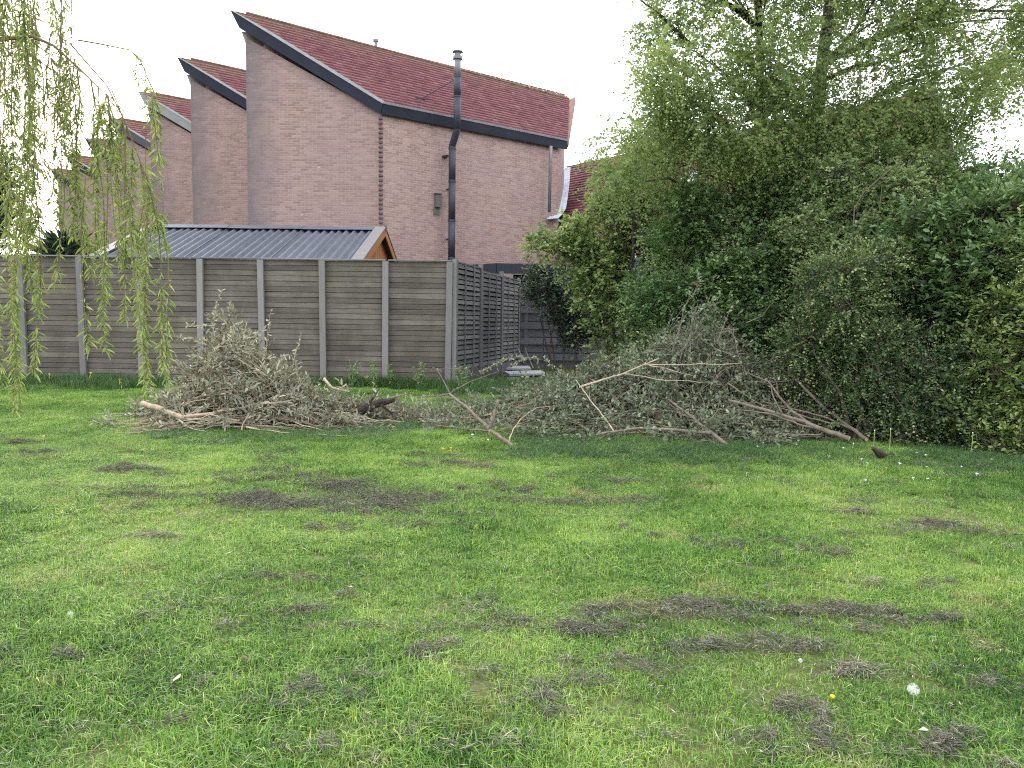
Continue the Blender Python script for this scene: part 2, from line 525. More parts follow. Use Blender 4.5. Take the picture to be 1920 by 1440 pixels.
def wall_slab(name, p0, p1, z0a, z1a, thick, mat, parent, zb=-.2, u0=0.0):
    "wall from p0 to p1 (xy), top z0a at p0 and z1a at p1; outer face on the line, thickness behind it along thick"
    p0 = Vector((p0[0], p0[1], 0)); p1 = Vector((p1[0], p1[1], 0))
    L = (p1 - p0).length
    th = Vector((thick[0], thick[1], 0))
    z = Vector((0, 0, 1))
    q = [p0 + z * zb, p1 + z * zb, p1 + z * z1a, p0 + z * z0a]
    uvq = [(u0, zb), (u0 + L, zb), (u0 + L, z1a), (u0, z0a)]
    m = MB()
    m.add(q, [(0, 1, 2, 3)], .5, uvq)
    m.add([v + th for v in q], [(3, 2, 1, 0)], .5, uvq)
    t = th.length
    for (i, j, ua, ub) in ((0, 3, 0, t), (1, 2, 0, t)):
        m.add([q[i], q[i] + th, q[j] + th, q[j]], [(0, 1, 2, 3)], .5, [(ua, q[i].z), (ub, q[i].z), (ub, q[j].z), (ua, q[j].z)])
    m.add([q[3], q[2], q[2] + th, q[3] + th], [(0, 1, 2, 3)], .5, [(0, 0), (L, 0), (L, t), (0, t)])
    return m.build(name, mat, parent)

YF = 21.0
A = at(432, 19, YF); B = at(718, 195, YF)
yc = 25.0
for _ in range(30):
    yc -= (at(1063, 265, yc).z - B.z) * 3.0
C = at(1063, 265, yc)
# the ridge end lies on the roof plane seen at (1066, 187)
nrm = (C - B).cross(A - B)
dr = RC @ Vector(((1066 - 960) / FPX, -(187 - 720) / FPX, -1))
o_ = Vector((0, 0, CAM_Z))
D = o_ + dr * (nrm.dot(B - o_) / nrm.dot(dr))
EV = Vector((C.x - B.x, C.y - B.y, 0)).normalized()     # along the eave
NV = Vector((EV.y, -EV.x, 0))                           # outward normal of the eave wall
STEP = at(332, 105, YF * 1.177) - A
STEP = Vector((STEP.x, STEP.y, 0))
A_b = at(449, 53, YF); B_b = at(714, 214, YF); C_b = C + Vector((0, 0, B_b.z - B.z))
F0 = at(463, 260, YF + .10); F1 = at(715, 300, YF + .10)
WALLP = F1.copy()

def build_house():
    H = empty('terraced_house', (F1.x, F1.y, 0), 'nearest brick terraced house with full red tile roof and dark slate-blue fascia', 'house', 'stepped row of brick houses')
    inv = Vector((F1.x, F1.y, 0))
    l = lambda P: Vector(P) - inv
    # walls
    ztop0 = at(461, 66, YF).z - .02; ztop1 = B_b.z + .05
    f2 = F1 + EV * ((C - B).length - .28)
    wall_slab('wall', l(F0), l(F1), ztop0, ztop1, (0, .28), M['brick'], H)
    wall_slab('wall', l(F1) + NV * .001, l(f2), ztop1 + .02, ztop1 + .02, -NV * .28, M['brick_plain'], H, u0=3.3)
    f3 = at(1058, 300, f2.y + 1.6); f3 = Vector((f3.x, f3.y, 0))
    wall_slab('wall', l(f2), l(f3), ztop1 - .1, ztop1 + .45, (-.28, .05), M['brick_plain'], H, u0=2)
    f4 = Vector((F0.x, F0.y, 0)) + EV * 8.2
    wall_slab('wall', l(f3), l(f4), ztop1 + .45, ztop0 - .6, (-.2, -.2), M['brick_plain'], H, u0=2)
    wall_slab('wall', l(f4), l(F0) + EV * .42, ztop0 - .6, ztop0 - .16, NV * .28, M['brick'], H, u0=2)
    # roof deck with soffit
    dn = A_b - A
    D_b = D + Vector((0, 0, -.3))
    m = MB()
    ins = .02
    top = [A, B, C, D]
    bot = [A_b, B_b, C_b, D_b]
    nn = nrm.normalized()
    if nn.z < 0: nn = -nn
    vs = [l(p) + Vector((0, .012, 0)) for p in top] + [l(p) + Vector((0, .012, .012)) for p in bot]
    m.add(vs, [(0, 1, 2, 3), (7, 6, 5, 4), (0, 4, 5, 1), (1, 5, 6, 2), (2, 6, 7, 3), (3, 7, 4, 0)])
    # wedge under the prow
    w0, w1 = l(at(452, 58, YF + .05)), l(at(461, 84, YF + .09)); w2 = l(at(462, 66, YF + .09))
    m.prism([w0, w1, w2], EV * 6.0)
    deck = m.build('roof', M['soffit'], H)
    roof_tiles('roof_tile_courses', l(A), l(B), l(C), l(D), deck, M['tile'])
    # ridge capping
    m = MB()
    ra, rd = l(A.lerp(D, .035)) + nn * .03, l(D) + nn * .03
    m.tube([ra, ra.lerp(rd, .5), rd], .05, 6)
    me = m.build('ridge_capping', M['ridge'], deck)
    # fascia boards
    out = Vector((0, -.028, 0))
    m = MB(); m.prism([l(A), l(A_b), l(B_b), l(B)], out); m.build('fascia', M['fascia'], H)
    m = MB(); m.prism([l(B), l(B_b), l(C_b), l(C)], NV * .028); m.build('fascia', M['fascia'], H)
    # zinc trim on the fascia
    up = nn * .085
    m = MB(); m.prism([l(A) + out * 1.5, l(B) + out * 1.5, l(B) + out * 1.5 + up, l(A.lerp(B, .25)) + out * 1.5 + up * .9, l(A.lerp(B, .02)) + out * 1.5 + up * .25], (0, .06, 0)); m.build('trim', M['trim'], H)
    m = MB()
    o2 = NV * .045
    m.prism([l(B) + o2, l(C) + o2, l(C) + o2 + up * .8, l(B) + o2 + up * .8], -NV * .09); m.build('gutter', M['trim'], H)
    # flared clay verge on the far end
    m = MB()
    i0, i1 = l(C + EV * .006), l(D + EV * .006)
    o0, o1 = l(at(1066, 270, C.y + .1)), l(at(1079, 181, D.y + .05))
    m.add([i0 - nn * .01, o0, o1, i1 - nn * .01, i0 - nn * .2, o0 - Vector((0, 0, .12)), o1 - Vector((0, 0, .25)), i1 - nn * .2],
          [(0, 1, 2, 3), (4, 7, 6, 5), (0, 4, 5, 1), (1, 5, 6, 2), (2, 6, 7, 3), (3, 7, 4, 0)])
    m.build('verge', M['verge'], H)
    return H, l, f2, nn

H1, HL, F2, ROOFN = build_house()
base_children = list(H1.children)
labels = ['second brick terraced house from the flue, dark fascia, partly hidden by the first',
          'third brick house of the stepped row, the only one with a light grey fascia',
          'fourth brick house of the stepped row, black-green fascia behind willow strands',
          'fifth brick house of the stepped row, small blue-grey fascia behind willow',
          'sixth brick house of the stepped row, just left of the fifth behind willow',
          'farthest brick house of the stepped row beside the bright gap of sky']
for k in range(1, 7):
    h = copy_tree(H1)
    h.location = H1.location + STEP * k
    h['label'] = labels[k - 1]
    for ch in h.children:
        if ch.name.startswith('fascia') and k in (2, 3):
            ch.data = ch.data.copy(); ch.data.materials[0] = M['fascia_grey' if k == 2 else 'fascia_green']

# details of the nearest house only: toothed corner bricks, downpipe, vent
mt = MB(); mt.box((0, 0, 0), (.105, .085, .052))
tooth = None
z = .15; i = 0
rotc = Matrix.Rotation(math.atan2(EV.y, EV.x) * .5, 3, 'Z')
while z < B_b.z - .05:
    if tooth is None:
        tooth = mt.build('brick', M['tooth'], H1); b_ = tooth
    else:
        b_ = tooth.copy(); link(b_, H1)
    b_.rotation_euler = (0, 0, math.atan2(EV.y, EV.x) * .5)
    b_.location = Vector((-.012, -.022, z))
    z += .125
m = MB()
dp = at(1032, 300, F2.y - .55); db = at(1030, 398, F2.y - .55)
m.tube([HL(at(1033, 274, F2.y - .55)), HL(dp), HL(db)], .05, 10)
m.build('downpipe', M['steel_light'], H1, True)
m = MB()
vp = A.lerp(D, .36)
m.tube([HL(vp), HL(vp) + Vector((0, 0, .22))], .05, 8); m.tube([HL(vp) + Vector((0, 0, .2)), HL(vp) + Vector((0, 0, .27))], .085, 8)
m.build('vent_pipe', M['steel_light'], H1)

# flue
def build_flue():
    L0, L1 = at(847, 520, 22.1), at(848, 278, 22.1)
    L0 = Vector((L1.x, L1.y, 0.1))
    U0 = at(857, 243, 21.82); U1 = Vector((U0.x, U0.y, at(857, 143, 21.82).z)); U2 = Vector((U0.x, U0.y, at(857, 108, 21.82).z)); U3 = Vector((U0.x, U0.y, at(857, 96, 21.82).z))
    o = empty('flue_pipe', (L0.x, L0.y, 0), 'tall dark steel flue pipe with round cowl on the brick wall', 'flue')
    l = lambda p: Vector(p) - Vector((L0.x, L0.y, 0))
    r = .098
    zs = [L0.z, 1.9, 3.05, 4.1, at(848, 340, 22.1).z, L1.z]
    for a, b in zip(zs[:-1], zs[1:]):
        m = MB(); m.tube([l((L1.x, L1.y, a)), l((L1.x, L1.y, b))], r, 20); s = m.build('pipe_section', M['steel'], o, True)
        s.data.shade_smooth()
        m = MB(); m.tube([l((L1.x, L1.y, b - .03)), l((L1.x, L1.y, b + .03))], r + .009, 20); m.build('joint_band', M['steel'], o)
    m = MB()
    d = (U0 - L1)
    m.tube([l(L1), l(L1) + Vector((0, 0, .06)), l(L1 + d * .12) + Vector((0, 0, .06)), l(U0) - d * .12, l(U0), l(U0) + Vector((0, 0, .08))], [r, r, r, r, r, r], 20)
    m.build('elbow', M['steel'], o, True)
    mid = U0.lerp(U1, .62)
    for a, b in ((U0, mid), (mid, U1)):
        m = MB(); m.tube([l(a), l(b)], r + .002, 20); m.build('pipe_section', M['steel'], o, True)
        m = MB(); m.tube([l(b) - Vector((0, 0, .02)), l(b) + Vector((0, 0, .02))], r + .01, 20); m.build('joint_band', M['steel'], o)
    m = MB(); m.tube([l(U1), l(U2)], r - .004, 20); m.build('pipe_section', M['steel_light'], o, True)
    m = MB()
    h = U3.z - U2.z
    m.tube([l(U2) - Vector((0, 0, .05)), l(U2) + Vector((0, 0, .03))], r + .035, 20)
    m.tube([l(U2) + Vector((0, 0, .03)), l(U2) + Vector((0, 0, h * .75))], r - .01, 20)
    m.tube([l(U2) + Vector((0, 0, h * .7)), l(U2) + Vector((0, 0, h * .85)), l(U3)], [r + .01, r + .055, r + .04], 20)
    m.build('cowl', M['steel_light'], o)
    # stay rod down to the roof
    dd = RC @ Vector(((787 - 960) / FPX, -(187 - 720) / FPX, -1))
    pr = o_ + dd * (nrm.dot(B - o_) / nrm.dot(dd))
    pu = Vector((U0.x, U0.y, at(857, 146, 21.82).z))
    m = MB(); m.tube([l(pu), l(pr)], .012, 6); m.build('stay_rod', M['steel'], o)
    m = MB(); m.box(l(pr) + ROOFN * .03, (.3, .12, .03), Matrix.Rotation(.6, 3, 'Z')); m.build('stay_plate', M['steel'], o)
    # wall brackets
    for zz in (1.6, 3.6, 5.0):
        m = MB(); m.box(l((L1.x, L1.y, zz)) - NV * .15, (.05, .24, .04), Matrix.Rotation(math.atan2(NV.y, NV.x) - math.pi / 2, 3, 'Z')); m.build('bracket', M['steel'], o)
build_flue()

def on_wall(px, py, off=0.0):
    d = RC @ Vector(((px - 960) / FPX, -(py - 720) / FPX, -1))
    p0 = WALLP + NV * off
    return o_ + d * (NV.dot(p0 - o_) / NV.dot(d))
rotw = Matrix.Rotation(math.atan2(EV.y, EV.x), 3, 'Z')
p = on_wall(821, 377, .06)
nb = empty('bat_box', p, 'small grey wooden bat box fixed to the brick wall left of the flue', 'bat box')
m = MB(); m.box((0, 0, 0), (.17, .10, .35), rotw); m.build('box_body', M['board'], nb)
m = MB(); m.box((0, 0, .20), (.20, .15, .025), rotw); m.build('lid', M['darkplank'], nb)
m = MB(); m.box(Vector((-.015, 0, -.28)) - NV * .035, (.19, .03, .20), rotw); m.build('landing_plate', M['board'], nb)
p = on_wall(835, 293, .10)
lf = empty('floodlight', p, 'small black outdoor lamp on the brick wall beside the flue bend', 'lamp')
m = MB(); m.box((0, 0, 0), (.16, .10, .06), rotw @ Matrix.Rotation(-.3, 3, 'Y')); m.build('lamp_head', M['fascia_green'], lf)
m = MB(); m.box(-NV * .07 + Vector((.05, 0, -.02)), (.05, .1, .05), rotw); m.build('arm', M['fascia_green'], lf)

# ------------------------------------------------------------------ long lower wing seen through the trees
def build_wing():
    R0 = at(1064, 312, 29.0)
    e0 = at(1073, 408, 25.2)
    dirv = Vector((.64, -.768, 0))
    Lw = 10.0
    W = empty('long_house', (e0.x, e0.y, 0), 'long brick house with red roof and skylight behind the trees at right', 'house')
    l = lambda p: Vector(p) - Vector((e0.x, e0.y, 0))
    st = -.8
    E0 = e0 + dirv * st; E1 = e0 + dirv * Lw
    n_in = Vector((.768, .64, 0))
    up = R0.z - e0.z
    run = abs((R0 - e0).dot(n_in)); run = max(run, 2.6)
    run = (R0 - e0).dot(n_in)
    a0, a1 = R0.copy(), e0 + dirv * (Lw) + n_in * run
    a0.z = a1.z = R0.z
    Bm = E0.copy(); Cm = E1.copy(); Bm.z = Cm.z = e0.z
    m = MB()
    dz = Vector((0, 0, -.16))
    m.prism([l(Bm), l(Cm), l(a1), l(a0)], dz)
    b0, b1 = Bm + n_in * run * 2, Cm + n_in * run * 2
    m.prism([l(a0), l(a1), l(b1), l(b0)], dz)
    deck = m.build('roof', M['soffit'], W)
    roof_tiles('roof_tile_courses', l(a0), l(Bm), l(Cm), l(a1), deck, M['tile'], 5, .16, .25)
    # gutter
    m = MB(); m.tube([l(Bm) - n_in * .06, l(Cm) - n_in * .06], .07, 8); m.build('gutter', M['fascia_green'], W)
    w0 = E0 + n_in * .35; w1 = E1 + n_in * .35 - dirv * .3
    wall_slab('wall', l(w0), l(w1), e0.z, e0.z, n_in * .28, M['brick_plain'], W)
    w2 = w1 + n_in * (run * 2 - .7)
    mm = MB()
    q = [l(w1), l(w2)]
    za = Vector((0, 0, 1))
    pts = [Vector((q[0].x, q[0].y, -.2)), Vector((q[1].x, q[1].y, -.2)), Vector((q[1].x, q[1].y, e0.z)), (Vector((q[0].x, q[0].y, 0)) + Vector((q[1].x, q[1].y, 0))) / 2 + za * (R0.z - .25), Vector((q[0].x, q[0].y, e0.z))]
    mm.add(pts, [(0, 1, 2, 3, 4)], .5, [(0, 0), (5, 0), (5, 4.7), (2.5, 7), (0, 4.7)])
    mm.build('gable_wall', M['brick_plain'], W)
    wall_slab('wall', l(w0 + n_in * (run * 2 - .7)), l(w2), e0.z, e0.z, -n_in * .28, M['brick_plain'], W)
    # skylight
    def on_roof(px, py):
        d = RC @ Vector(((px - 960) / FPX, -(py - 720) / FPX, -1))
        nr = (Cm - Bm).cross(a0 - Bm)
        return o_ + d * (nr.dot(Bm - o_) / nr.dot(d))
    nr = (Cm - Bm).cross(a0 - Bm).normalized()
    if nr.z < 0: nr = -nr
    wv = nr.cross(dirv)
    if wv.z < 0: wv = -wv
    for (px, py) in ((1156, 356), (1290, 345)):
        c = l(on_roof(px, py)) + nr * .05
        m = MB(); m.prism([c - dirv * .36 - wv * .5, c + dirv * .36 - wv * .5, c + dirv * .36 + wv * .5, c - dirv * .36 + wv * .5], nr * .07); s = m.build('skylight', M['fascia_green'], W)
        c2 = c + nr * .075
        m = MB(); m.prism([c2 - dirv * .29 - wv * .42, c2 + dirv * .29 - wv * .42, c2 + dirv * .29 + wv * .42, c2 - dirv * .29 + wv * .42], nr * .01); m.build('pane', M['glass'], s)
    # dormer of white boards seen through the crown
    dc = e0 + dirv * 8.8 + n_in * 1.3
    m = MB(); rr = Matrix.Rotation(math.atan2(dirv.y, dirv.x), 3, 'Z')
    m.box(l(dc) * 1 + Vector((0, 0, 0)), (2.6, 1.8, 1.7), rr); s = m.build('dormer', M['white'], W)
    m = MB(); m.box(l(dc) - n_in * .93, (1.9, .05, .95), rr); m.build('pane', M['glass'], s)
    m = MB(); m.box(l(dc) + Vector((0, 0, .92)), (2.9, 2.1, .14), rr); m.build('dormer_roof', M['fascia'], s)
    # windows
    for sdist in (2.2, 5.2, 8.2):
        c = e0 + dirv * sdist + n_in * .33
        m = MB(); m.box(l(c) * 1 + Vector((0, 0, 2.6 - e0.z)), (1.5, .08, 1.4), rr); s = m.build('window', M['white'], W)
        for sx in (-.37, .37):
            m = MB(); m.box(l(c) + dirv * sx - n_in * .045 + Vector((0, 0, 2.6 - e0.z)), (.62, .02, 1.2), rr); m.build('pane', M['glass'], s)
    # stepped lead flashing against the tall house
    fl = MB()
    pts = [(1058, 316), (1054, 345), (1049, 372), (1044, 392), (1034, 405), (1024, 412)]
    for i in range(len(pts) - 1):
        a = at(*pts[i], 27.2 - i * .56); b = at(*pts[i + 1], 27.2 - (i + 1) * .56)
        wd = Vector((.24 + .03 * i, -.05, .02))
        fl.prism([l(a), l(b), l(b) + wd, l(a) + wd * .9], (0.0, -.04, .02))
    fl.build('lead_flashing', M['lead'], W)
M['glass'] = NT('window_glass')
M['glass'] = M['glass'].done(M['glass'].pbr((.10, .13, .16), .08, 0, .9))
M['white'] = plain('white_boards', (.62, .63, .64), .6, 0, .3, .05, 3)
build_wing()

# ------------------------------------------------------------------ shed behind the fence
def build_shed():
    Yr = 18.4
    zr = at(712, 431, Yr).z
    xr = at(708, 431, Yr).x; xl = at(290, 430, Yr).x
    front, back, drop = 2.85, 2.25, .352
    S = empty('garden_shed', ((xl + xr) / 2, Yr, 0), 'garden shed with corrugated blue-grey roof and orange wooden gable behind the fence', 'shed')
    ox, oy = (xl + xr) / 2, Yr
    l = lambda x, y, z: Vector((x - ox, y - oy, z))
    # sheets: one mesh shared
    n = 6
    sw = (xr - xl) / n
    def sheet(sgn, ln):
        waves = 5.0; per = 14; steps = int(waves * per)
        V, Q = [], []
        ng = 3
        for j in range(ng + 1):
            for i in range(steps + 1):
                u = i / steps
                zz = .034 * math.cos(2 * math.pi * waves * u)
                y = -sgn * ln * j / ng
                V.append((u * (sw + .03) - sw / 2, y, zz - drop * ln * j / ng))
        for j in range(ng):
            for i in range(steps):
                a = j * (steps + 1) + i
                Q.append((a, a + 1, a + steps + 2, a + steps + 1))
        return raw_mesh('roof_sheet', V, None, Q, None, M['corr'], True)
    mf, mb_ = sheet(1, front), sheet(-1, back)
    for i in range(n):
        for me, lift in ((mf, 0), (mb_, 0)):
            o = obj('roof_sheet', me, S, l(xl + sw * (i + .5), Yr, zr - .02 + (i % 2) * .012))
    # ridge caps
    for i in range(n):
        m = MB()
        w = sw + .05; x0 = -w / 2
        prof = [(-.22, -.075), (-.06, -.005), (0, .02), (.06, -.005), (.22, -.075)]
        vs = [(x, y, z_) for x in (x0, -x0) for y, z_ in prof]
        fs = [(k, k + 1, k + 6, k + 5) for k in range(4)]
        m.add(vs, fs)
        c = m.build('ridge_cap', M['corr'], S)
        c.location = l(xl + sw * (i + .5), Yr, zr + .045 + (i % 2) * .006)
        c.rotation_euler = (0, rad(random.uniform(-.5, .5)), 0)
    # left verge trim
    m = MB()
    for (y0, y1) in ((0, -front), (0, back)):
        za, zb = zr + .05, zr + .05 - drop * abs(y1)
        m.prism([l(xl - .14, Yr, za), l(xl - .14, Yr + y1, zb), l(xl + .12, Yr + y1, zb), l(xl + .12, Yr, za)], (0, 0, -.05))
    m.build('verge_trim', M['steel'], S)
    # barge boards on the right gable
    for (y1, matn) in ((-front, 'cedar_x'), (back, 'cedar_x')):
        m = MB()
        za, zb = zr + .03, zr + .03 - drop * abs(y1)
        m.prism([l(xr + .16, Yr, za), l(xr + .16, Yr + y1, zb), l(xr + .16, Yr + y1, zb - .17), l(xr + .16, Yr, za - .17)], (.028, 0, 0))
        m.build('barge_board', M['cedar_x'], S)
        m = MB()
        m.prism([l(xr - .05, Yr, za + .02), l(xr - .05, Yr + y1, zb + .02), l(xr + .20, Yr + y1, zb + .02), l(xr + .20, Yr, za + .02)], (0, 0, .03))
        m.build('verge_board', M['board'], S)
    m = MB(); m.box(l(xr + .19, Yr, zr + .04), (.05, .09, .12)); m.build('finial', M['board'], S)
    # gable boards, each its own piece
    bw = .105
    k = 0
    y = -front + .25
    first = None
    while y < back - .2:
        ztop = zr - .10 - drop * abs(y + bw / 2)
        m = MB(); m.box((0, 0, ztop / 2), (.022, bw - .008, ztop)); o = m.build('gable_board', M['cedar'], S)
        o.location = l(xr + .02, Yr + y + bw / 2, 0)
        y += bw
    for yy, h in ((-front + .25, zr - drop * (front - .25)), (back - .2, zr - drop * (back - .2))):
        m = MB(); m.box((0, 0, (h - .12) / 2), (xr - xl - .3, .03, h - .12)); o = m.build('side_wall', M['cedar'], S)
        o.location = l((xl + xr) / 2, Yr + yy, 0)
    m = MB(); hz = zr - .1
    m.prism([l(xl + .15, Yr - front + .25, 0), l(xl + .15, Yr + back - .2, 0), l(xl + .15, Yr + back - .2, hz - drop * back), l(xl + .15, Yr, hz), l(xl + .15, Yr - front + .25, hz - drop * front)], (.03, 0, 0))
    m.build('side_wall', M['cedar'], S)
build_shed()

# ------------------------------------------------------------------ fences
FY = 15.0
FTOP = at(843, 491, FY).z
def build_front_fence():
    posts_px = [-420, -302, -186, -70, 47, 157, 267, 379, 493, 607, 724, 842]
    xs = [at(px, 600, FY).x for px in posts_px]
    cx = xs[-1]
    Fn = empty('board_fence', (cx, FY, 0), 'long grey fence of horizontal weathered boards with pale posts behind the brush pile', 'fence')
    h = FTOP
    mp = MB(); mp.bevbox((h + .1, .07, .118), .006)
    for v in range(len(mp.v)):                                  # lay the long axis upright
        x, y, z_ = mp.v[v]; mp.v[v] = (z_, y, x)
    post = None
    for i, x in enumerate(xs):
        if post is None:
            post = mp.build('post', M['post'], Fn); o = post
        else:
            o = post.copy(); link(o, Fn)
        o.location = (x - cx, -.075, h / 2 - .06)
        o.rotation_euler = (0, rad(random.uniform(-.7, .7)), 0)
    planks = 24
    ph = (h + .035) / planks
    meshes = {}
    for b in range(len(xs) - 1):
        ln = xs[b + 1] - xs[b]
        m = MB(); m.box((0, 0, 0), (ln - .02, .006, h - .05)); o = m.build('added_dark_backing', M['beam'], Fn); o.location = ((xs[b] + xs[b + 1]) / 2 - cx, .026, h / 2)  # dark sheet added so gaps between planks read as shadow lines
        m = MB(); m.bevbox((ln - .006, .020, ph - .005), .003)
        base = None
        for k in range(planks):
            if base is None:
                base = m.build('plank', M['plank'], Fn); o = base
            else:
                o = base.copy(); link(o, Fn)
            o.location = ((xs[b] + xs[b + 1]) / 2 - cx, random.uniform(-.003, .003), -.04 + ph * (k + .5))
            o.rotation_euler = (rad(-4 + random.uniform(-1.5, 1.5)), rad(random.uniform(-.35, .35)), rad(random.uniform(-.25, .25)))
    # capping rail in lengths
    for b in range(0, len(xs) - 1, 2):
        a, c = xs[b], xs[min(b + 2, len(xs) - 1)]
        m = MB(); m.bevbox((c - a - .004, .10, .026), .004)
        o = m.build('cap_rail', M['rail'], Fn); o.location = ((a + c) / 2 - cx + (.05 if c == xs[-1] else 0), -.04, h + .012)
build_front_fence()

SEC = Vector((.4245, 1.755, 0))
CORNER = Vector((at(843, 600, FY).x + .10, FY - .02, 0))
def build_louvre_fence():
    Fn = empty('louvre_fence', CORNER, 'grey slatted louvre fence running back from the corner post to the gate', 'fence')
    d = SEC.normalized()
    ang = math.atan2(d.y, d.x)
    nside = Vector((d.y, -d.x, 0))
    tops = [2.40, 2.33, 2.33]
    mpo = None
    for i in range(4):
        m = MB(); hh = [2.47, 2.50, 2.47, 2.42][i]
        m.box((0, 0, hh / 2), (.085, .085, hh)); o = m.build('post', M['post'], Fn)
        o.location = SEC * i; o.rotation_euler = (0, 0, ang)
    for s in range(3):
        zb = .30; zt = tops[s]
        ns = 21
        pitch = (zt - zb) / ns
        c = SEC * (s + .5)
        base = None
        for k in range(ns):
            # slats bow slightly, so three segments
            m = MB()
            ln = SEC.length - .10
            bow = .018 * math.sin(k * 1.3 + s)
            pr = []
            for u in (-.5, -.25, 0, .25, .5):
                pr.append((u * ln, bow * (1 - 4 * u * u) * (1 if k % 2 else -1)))
            vs, fs = [], []
            hh = pitch * .74
            for (x, y) in pr:
                vs += [(x, y - .006, -hh / 2), (x, y + .006, -hh / 2), (x, y + .006, hh / 2), (x, y - .006, hh / 2)]
            for j in range(4):
                for q in range(4):
                    fs.append((j * 4 + q, j * 4 + (q + 1) % 4, (j + 1) * 4 + (q + 1) % 4, (j + 1) * 4 + q))
            fs += [(0, 3, 2, 1), (16, 17, 18, 19)]
            m.add(vs, fs)
            o = m.build('slat', M['slat'], Fn)
            o.location = c + Vector((0, 0, zb + pitch * (k + .5)))
            o.rotation_euler = Euler((rad(-14), 0, 0)).to_matrix().to_euler()
            o.rotation_euler = (Matrix.Rotation(ang, 3, 'Z') @ Matrix.Rotation(rad(-9), 3, 'X')).to_euler()
        for u in (-.47, -.17, .17, .47):
            for side in (1, -1):
                m = MB(); m.box((0, 0, (zb + zt) / 2), (.032, .018, zt - zb + .05)); o = m.build('batten', M['slat'], Fn)
                o.location = c + SEC * u + nside * side * .038
                o.rotation_euler = (0, 0, ang)
        m = MB(); m.box((0, 0, (zb + zt) / 2), (SEC.length - .1, .008, zt - zb - .04)); o = m.build('added_dark_backing', M['beam'], Fn)  # dark sheet added behind the slats to make their gaps dark
        o.location = c - nside * .034; o.rotation_euler = (0, 0, ang)
        m = MB(); m.box((0, 0, .15), (SEC.length - .09, .03, .24)); o = m.build('gravel_board', M['darkplank'], Fn)
        o.location = c; o.rotation_euler = (0, 0, ang)
        m = MB(); m.box((0, 0, zt + .02), (SEC.length - .09, .06, .03)); o = m.build('top_rail', M['slat'], Fn)
        o.location = c; o.rotation_euler = (0, 0, ang)
build_louvre_fence()

def build_back_fence():
    p0 = CORNER + SEC * 3 + Vector((.06, .03, 0))
    Fn = empty('hit_and_miss_fence', p0, 'dark fence of wide horizontal planks with open gaps beside the dark shrub', 'fence')
    Lf = 5.4
    for k in range(3):
        m = MB(); m.box((0, 0, 1.15), (.09, .05, 2.3)); o = m.build('post', M['darkplank'], Fn); o.location = (.15 + k * 2.4, .06, 0)
    for k in range(11):
        m = MB(); m.bevbox((Lf, .022, .178), .003); o = m.build('plank', M['darkplank'], Fn)
        o.location = (Lf / 2, .02 if k % 2 else .10, .16 + k * .205)
        o.rotation_euler = (0, rad(random.uniform(-.2, .2)), 0)
build_back_fence()

def build_pergola():
    c = at(932, 503, 21.0); le = at(866, 504, 22.0); ri = at(1125, 506, 21.2)
    zt = c.z
    P = empty('pergola', (c.x, c.y, 0), 'black stained timber pergola between the louvre fence and the brick wall', 'pergola')
    l = lambda p: Vector((p.x - c.x, p.y - c.y, 0))
    for q in (le, ri):
        v = l(q); ln = v.length
        m = MB(); m.bevbox((ln, .07, .27), .004)
        o = m.build('beam', M['beam'], P); o.location = v / 2 + Vector((0, 0, zt)); o.rotation_euler = (0, 0, math.atan2(v.y, v.x))
    for q in (Vector((.02, .08, 0)), l(ri) * .98 + Vector((0, .1, 0))):
        m = MB(); m.box((0, 0, zt / 2 - .07), (.12, .12, zt - .14)); o = m.build('post', M['post'], P); o.location = q
    # roof sheet and back posts
    a, b, d_ = l(ri), Vector((0, 0, 0)), l(le)
    far = Vector((EV.x, EV.y, 0)) * 3.0
    m = MB()
    pts = [b + Vector((0, 0, zt + .14)), a + Vector((0, 0, zt + .14)), a + Vector((.3, 2.2, zt + .2)), d_ + Vector((.6, .35, zt + .2)), d_ + Vector((0, 0, zt + .14))]
    m.prism([p_ - Vector((0, -.05, .10)) for p_ in pts], (0, 0, .02)); m.build('roof_sheet', M['beam'], P)
    for k in range(5):
        t_ = (k + .5) / 5
        p0 = a * t_ + Vector((0, 0, zt))
        m = MB(); m.box(p0 + Vector((.1, .75, .02)), (.05, 1.4, .14)); m.build('rafter', M['beam'], P)
    # dark back screen of the sitting corner
    m = MB(); m.box(a * .5 + Vector((.3, .95, zt / 2)), (a.length * .9, .05, zt - .2)); m.build('back_screen', M['beam'], P)
build_pergola()

# pale paving slabs lying in the corner by the louvre fence
def build_slabs():
    spots = [(935, 716, 0, .02), (985, 706, 12, .05), (905, 733, -8, .0), (1010, 722, 25, .0), (960, 700, 4, .11)]
    txt = ['lying nearest the corner post', 'in the middle of the loose slabs', 'half under the leafy cut branch', 'farthest right of the loose slabs', 'topmost slab resting on the others by the louvre fence']
    for (px, py, a, dz), t_ in zip(spots, txt):
        g = gnd(px, py)
        m = MB(); m.bevbox((.9, .62, .05), .006)
        o = m.build('paving_slab', M['slab']); o.location = (g.x, g.y, g.z + .03 + dz); o.rotation_euler = (rad(random.uniform(-3, 3)), rad(random.uniform(-3, 3)), rad(a))
        tag(o, 'pale grey concrete slab ' + t_, 'paving slab', 'loose slabs behind the brush')
build_slabs()

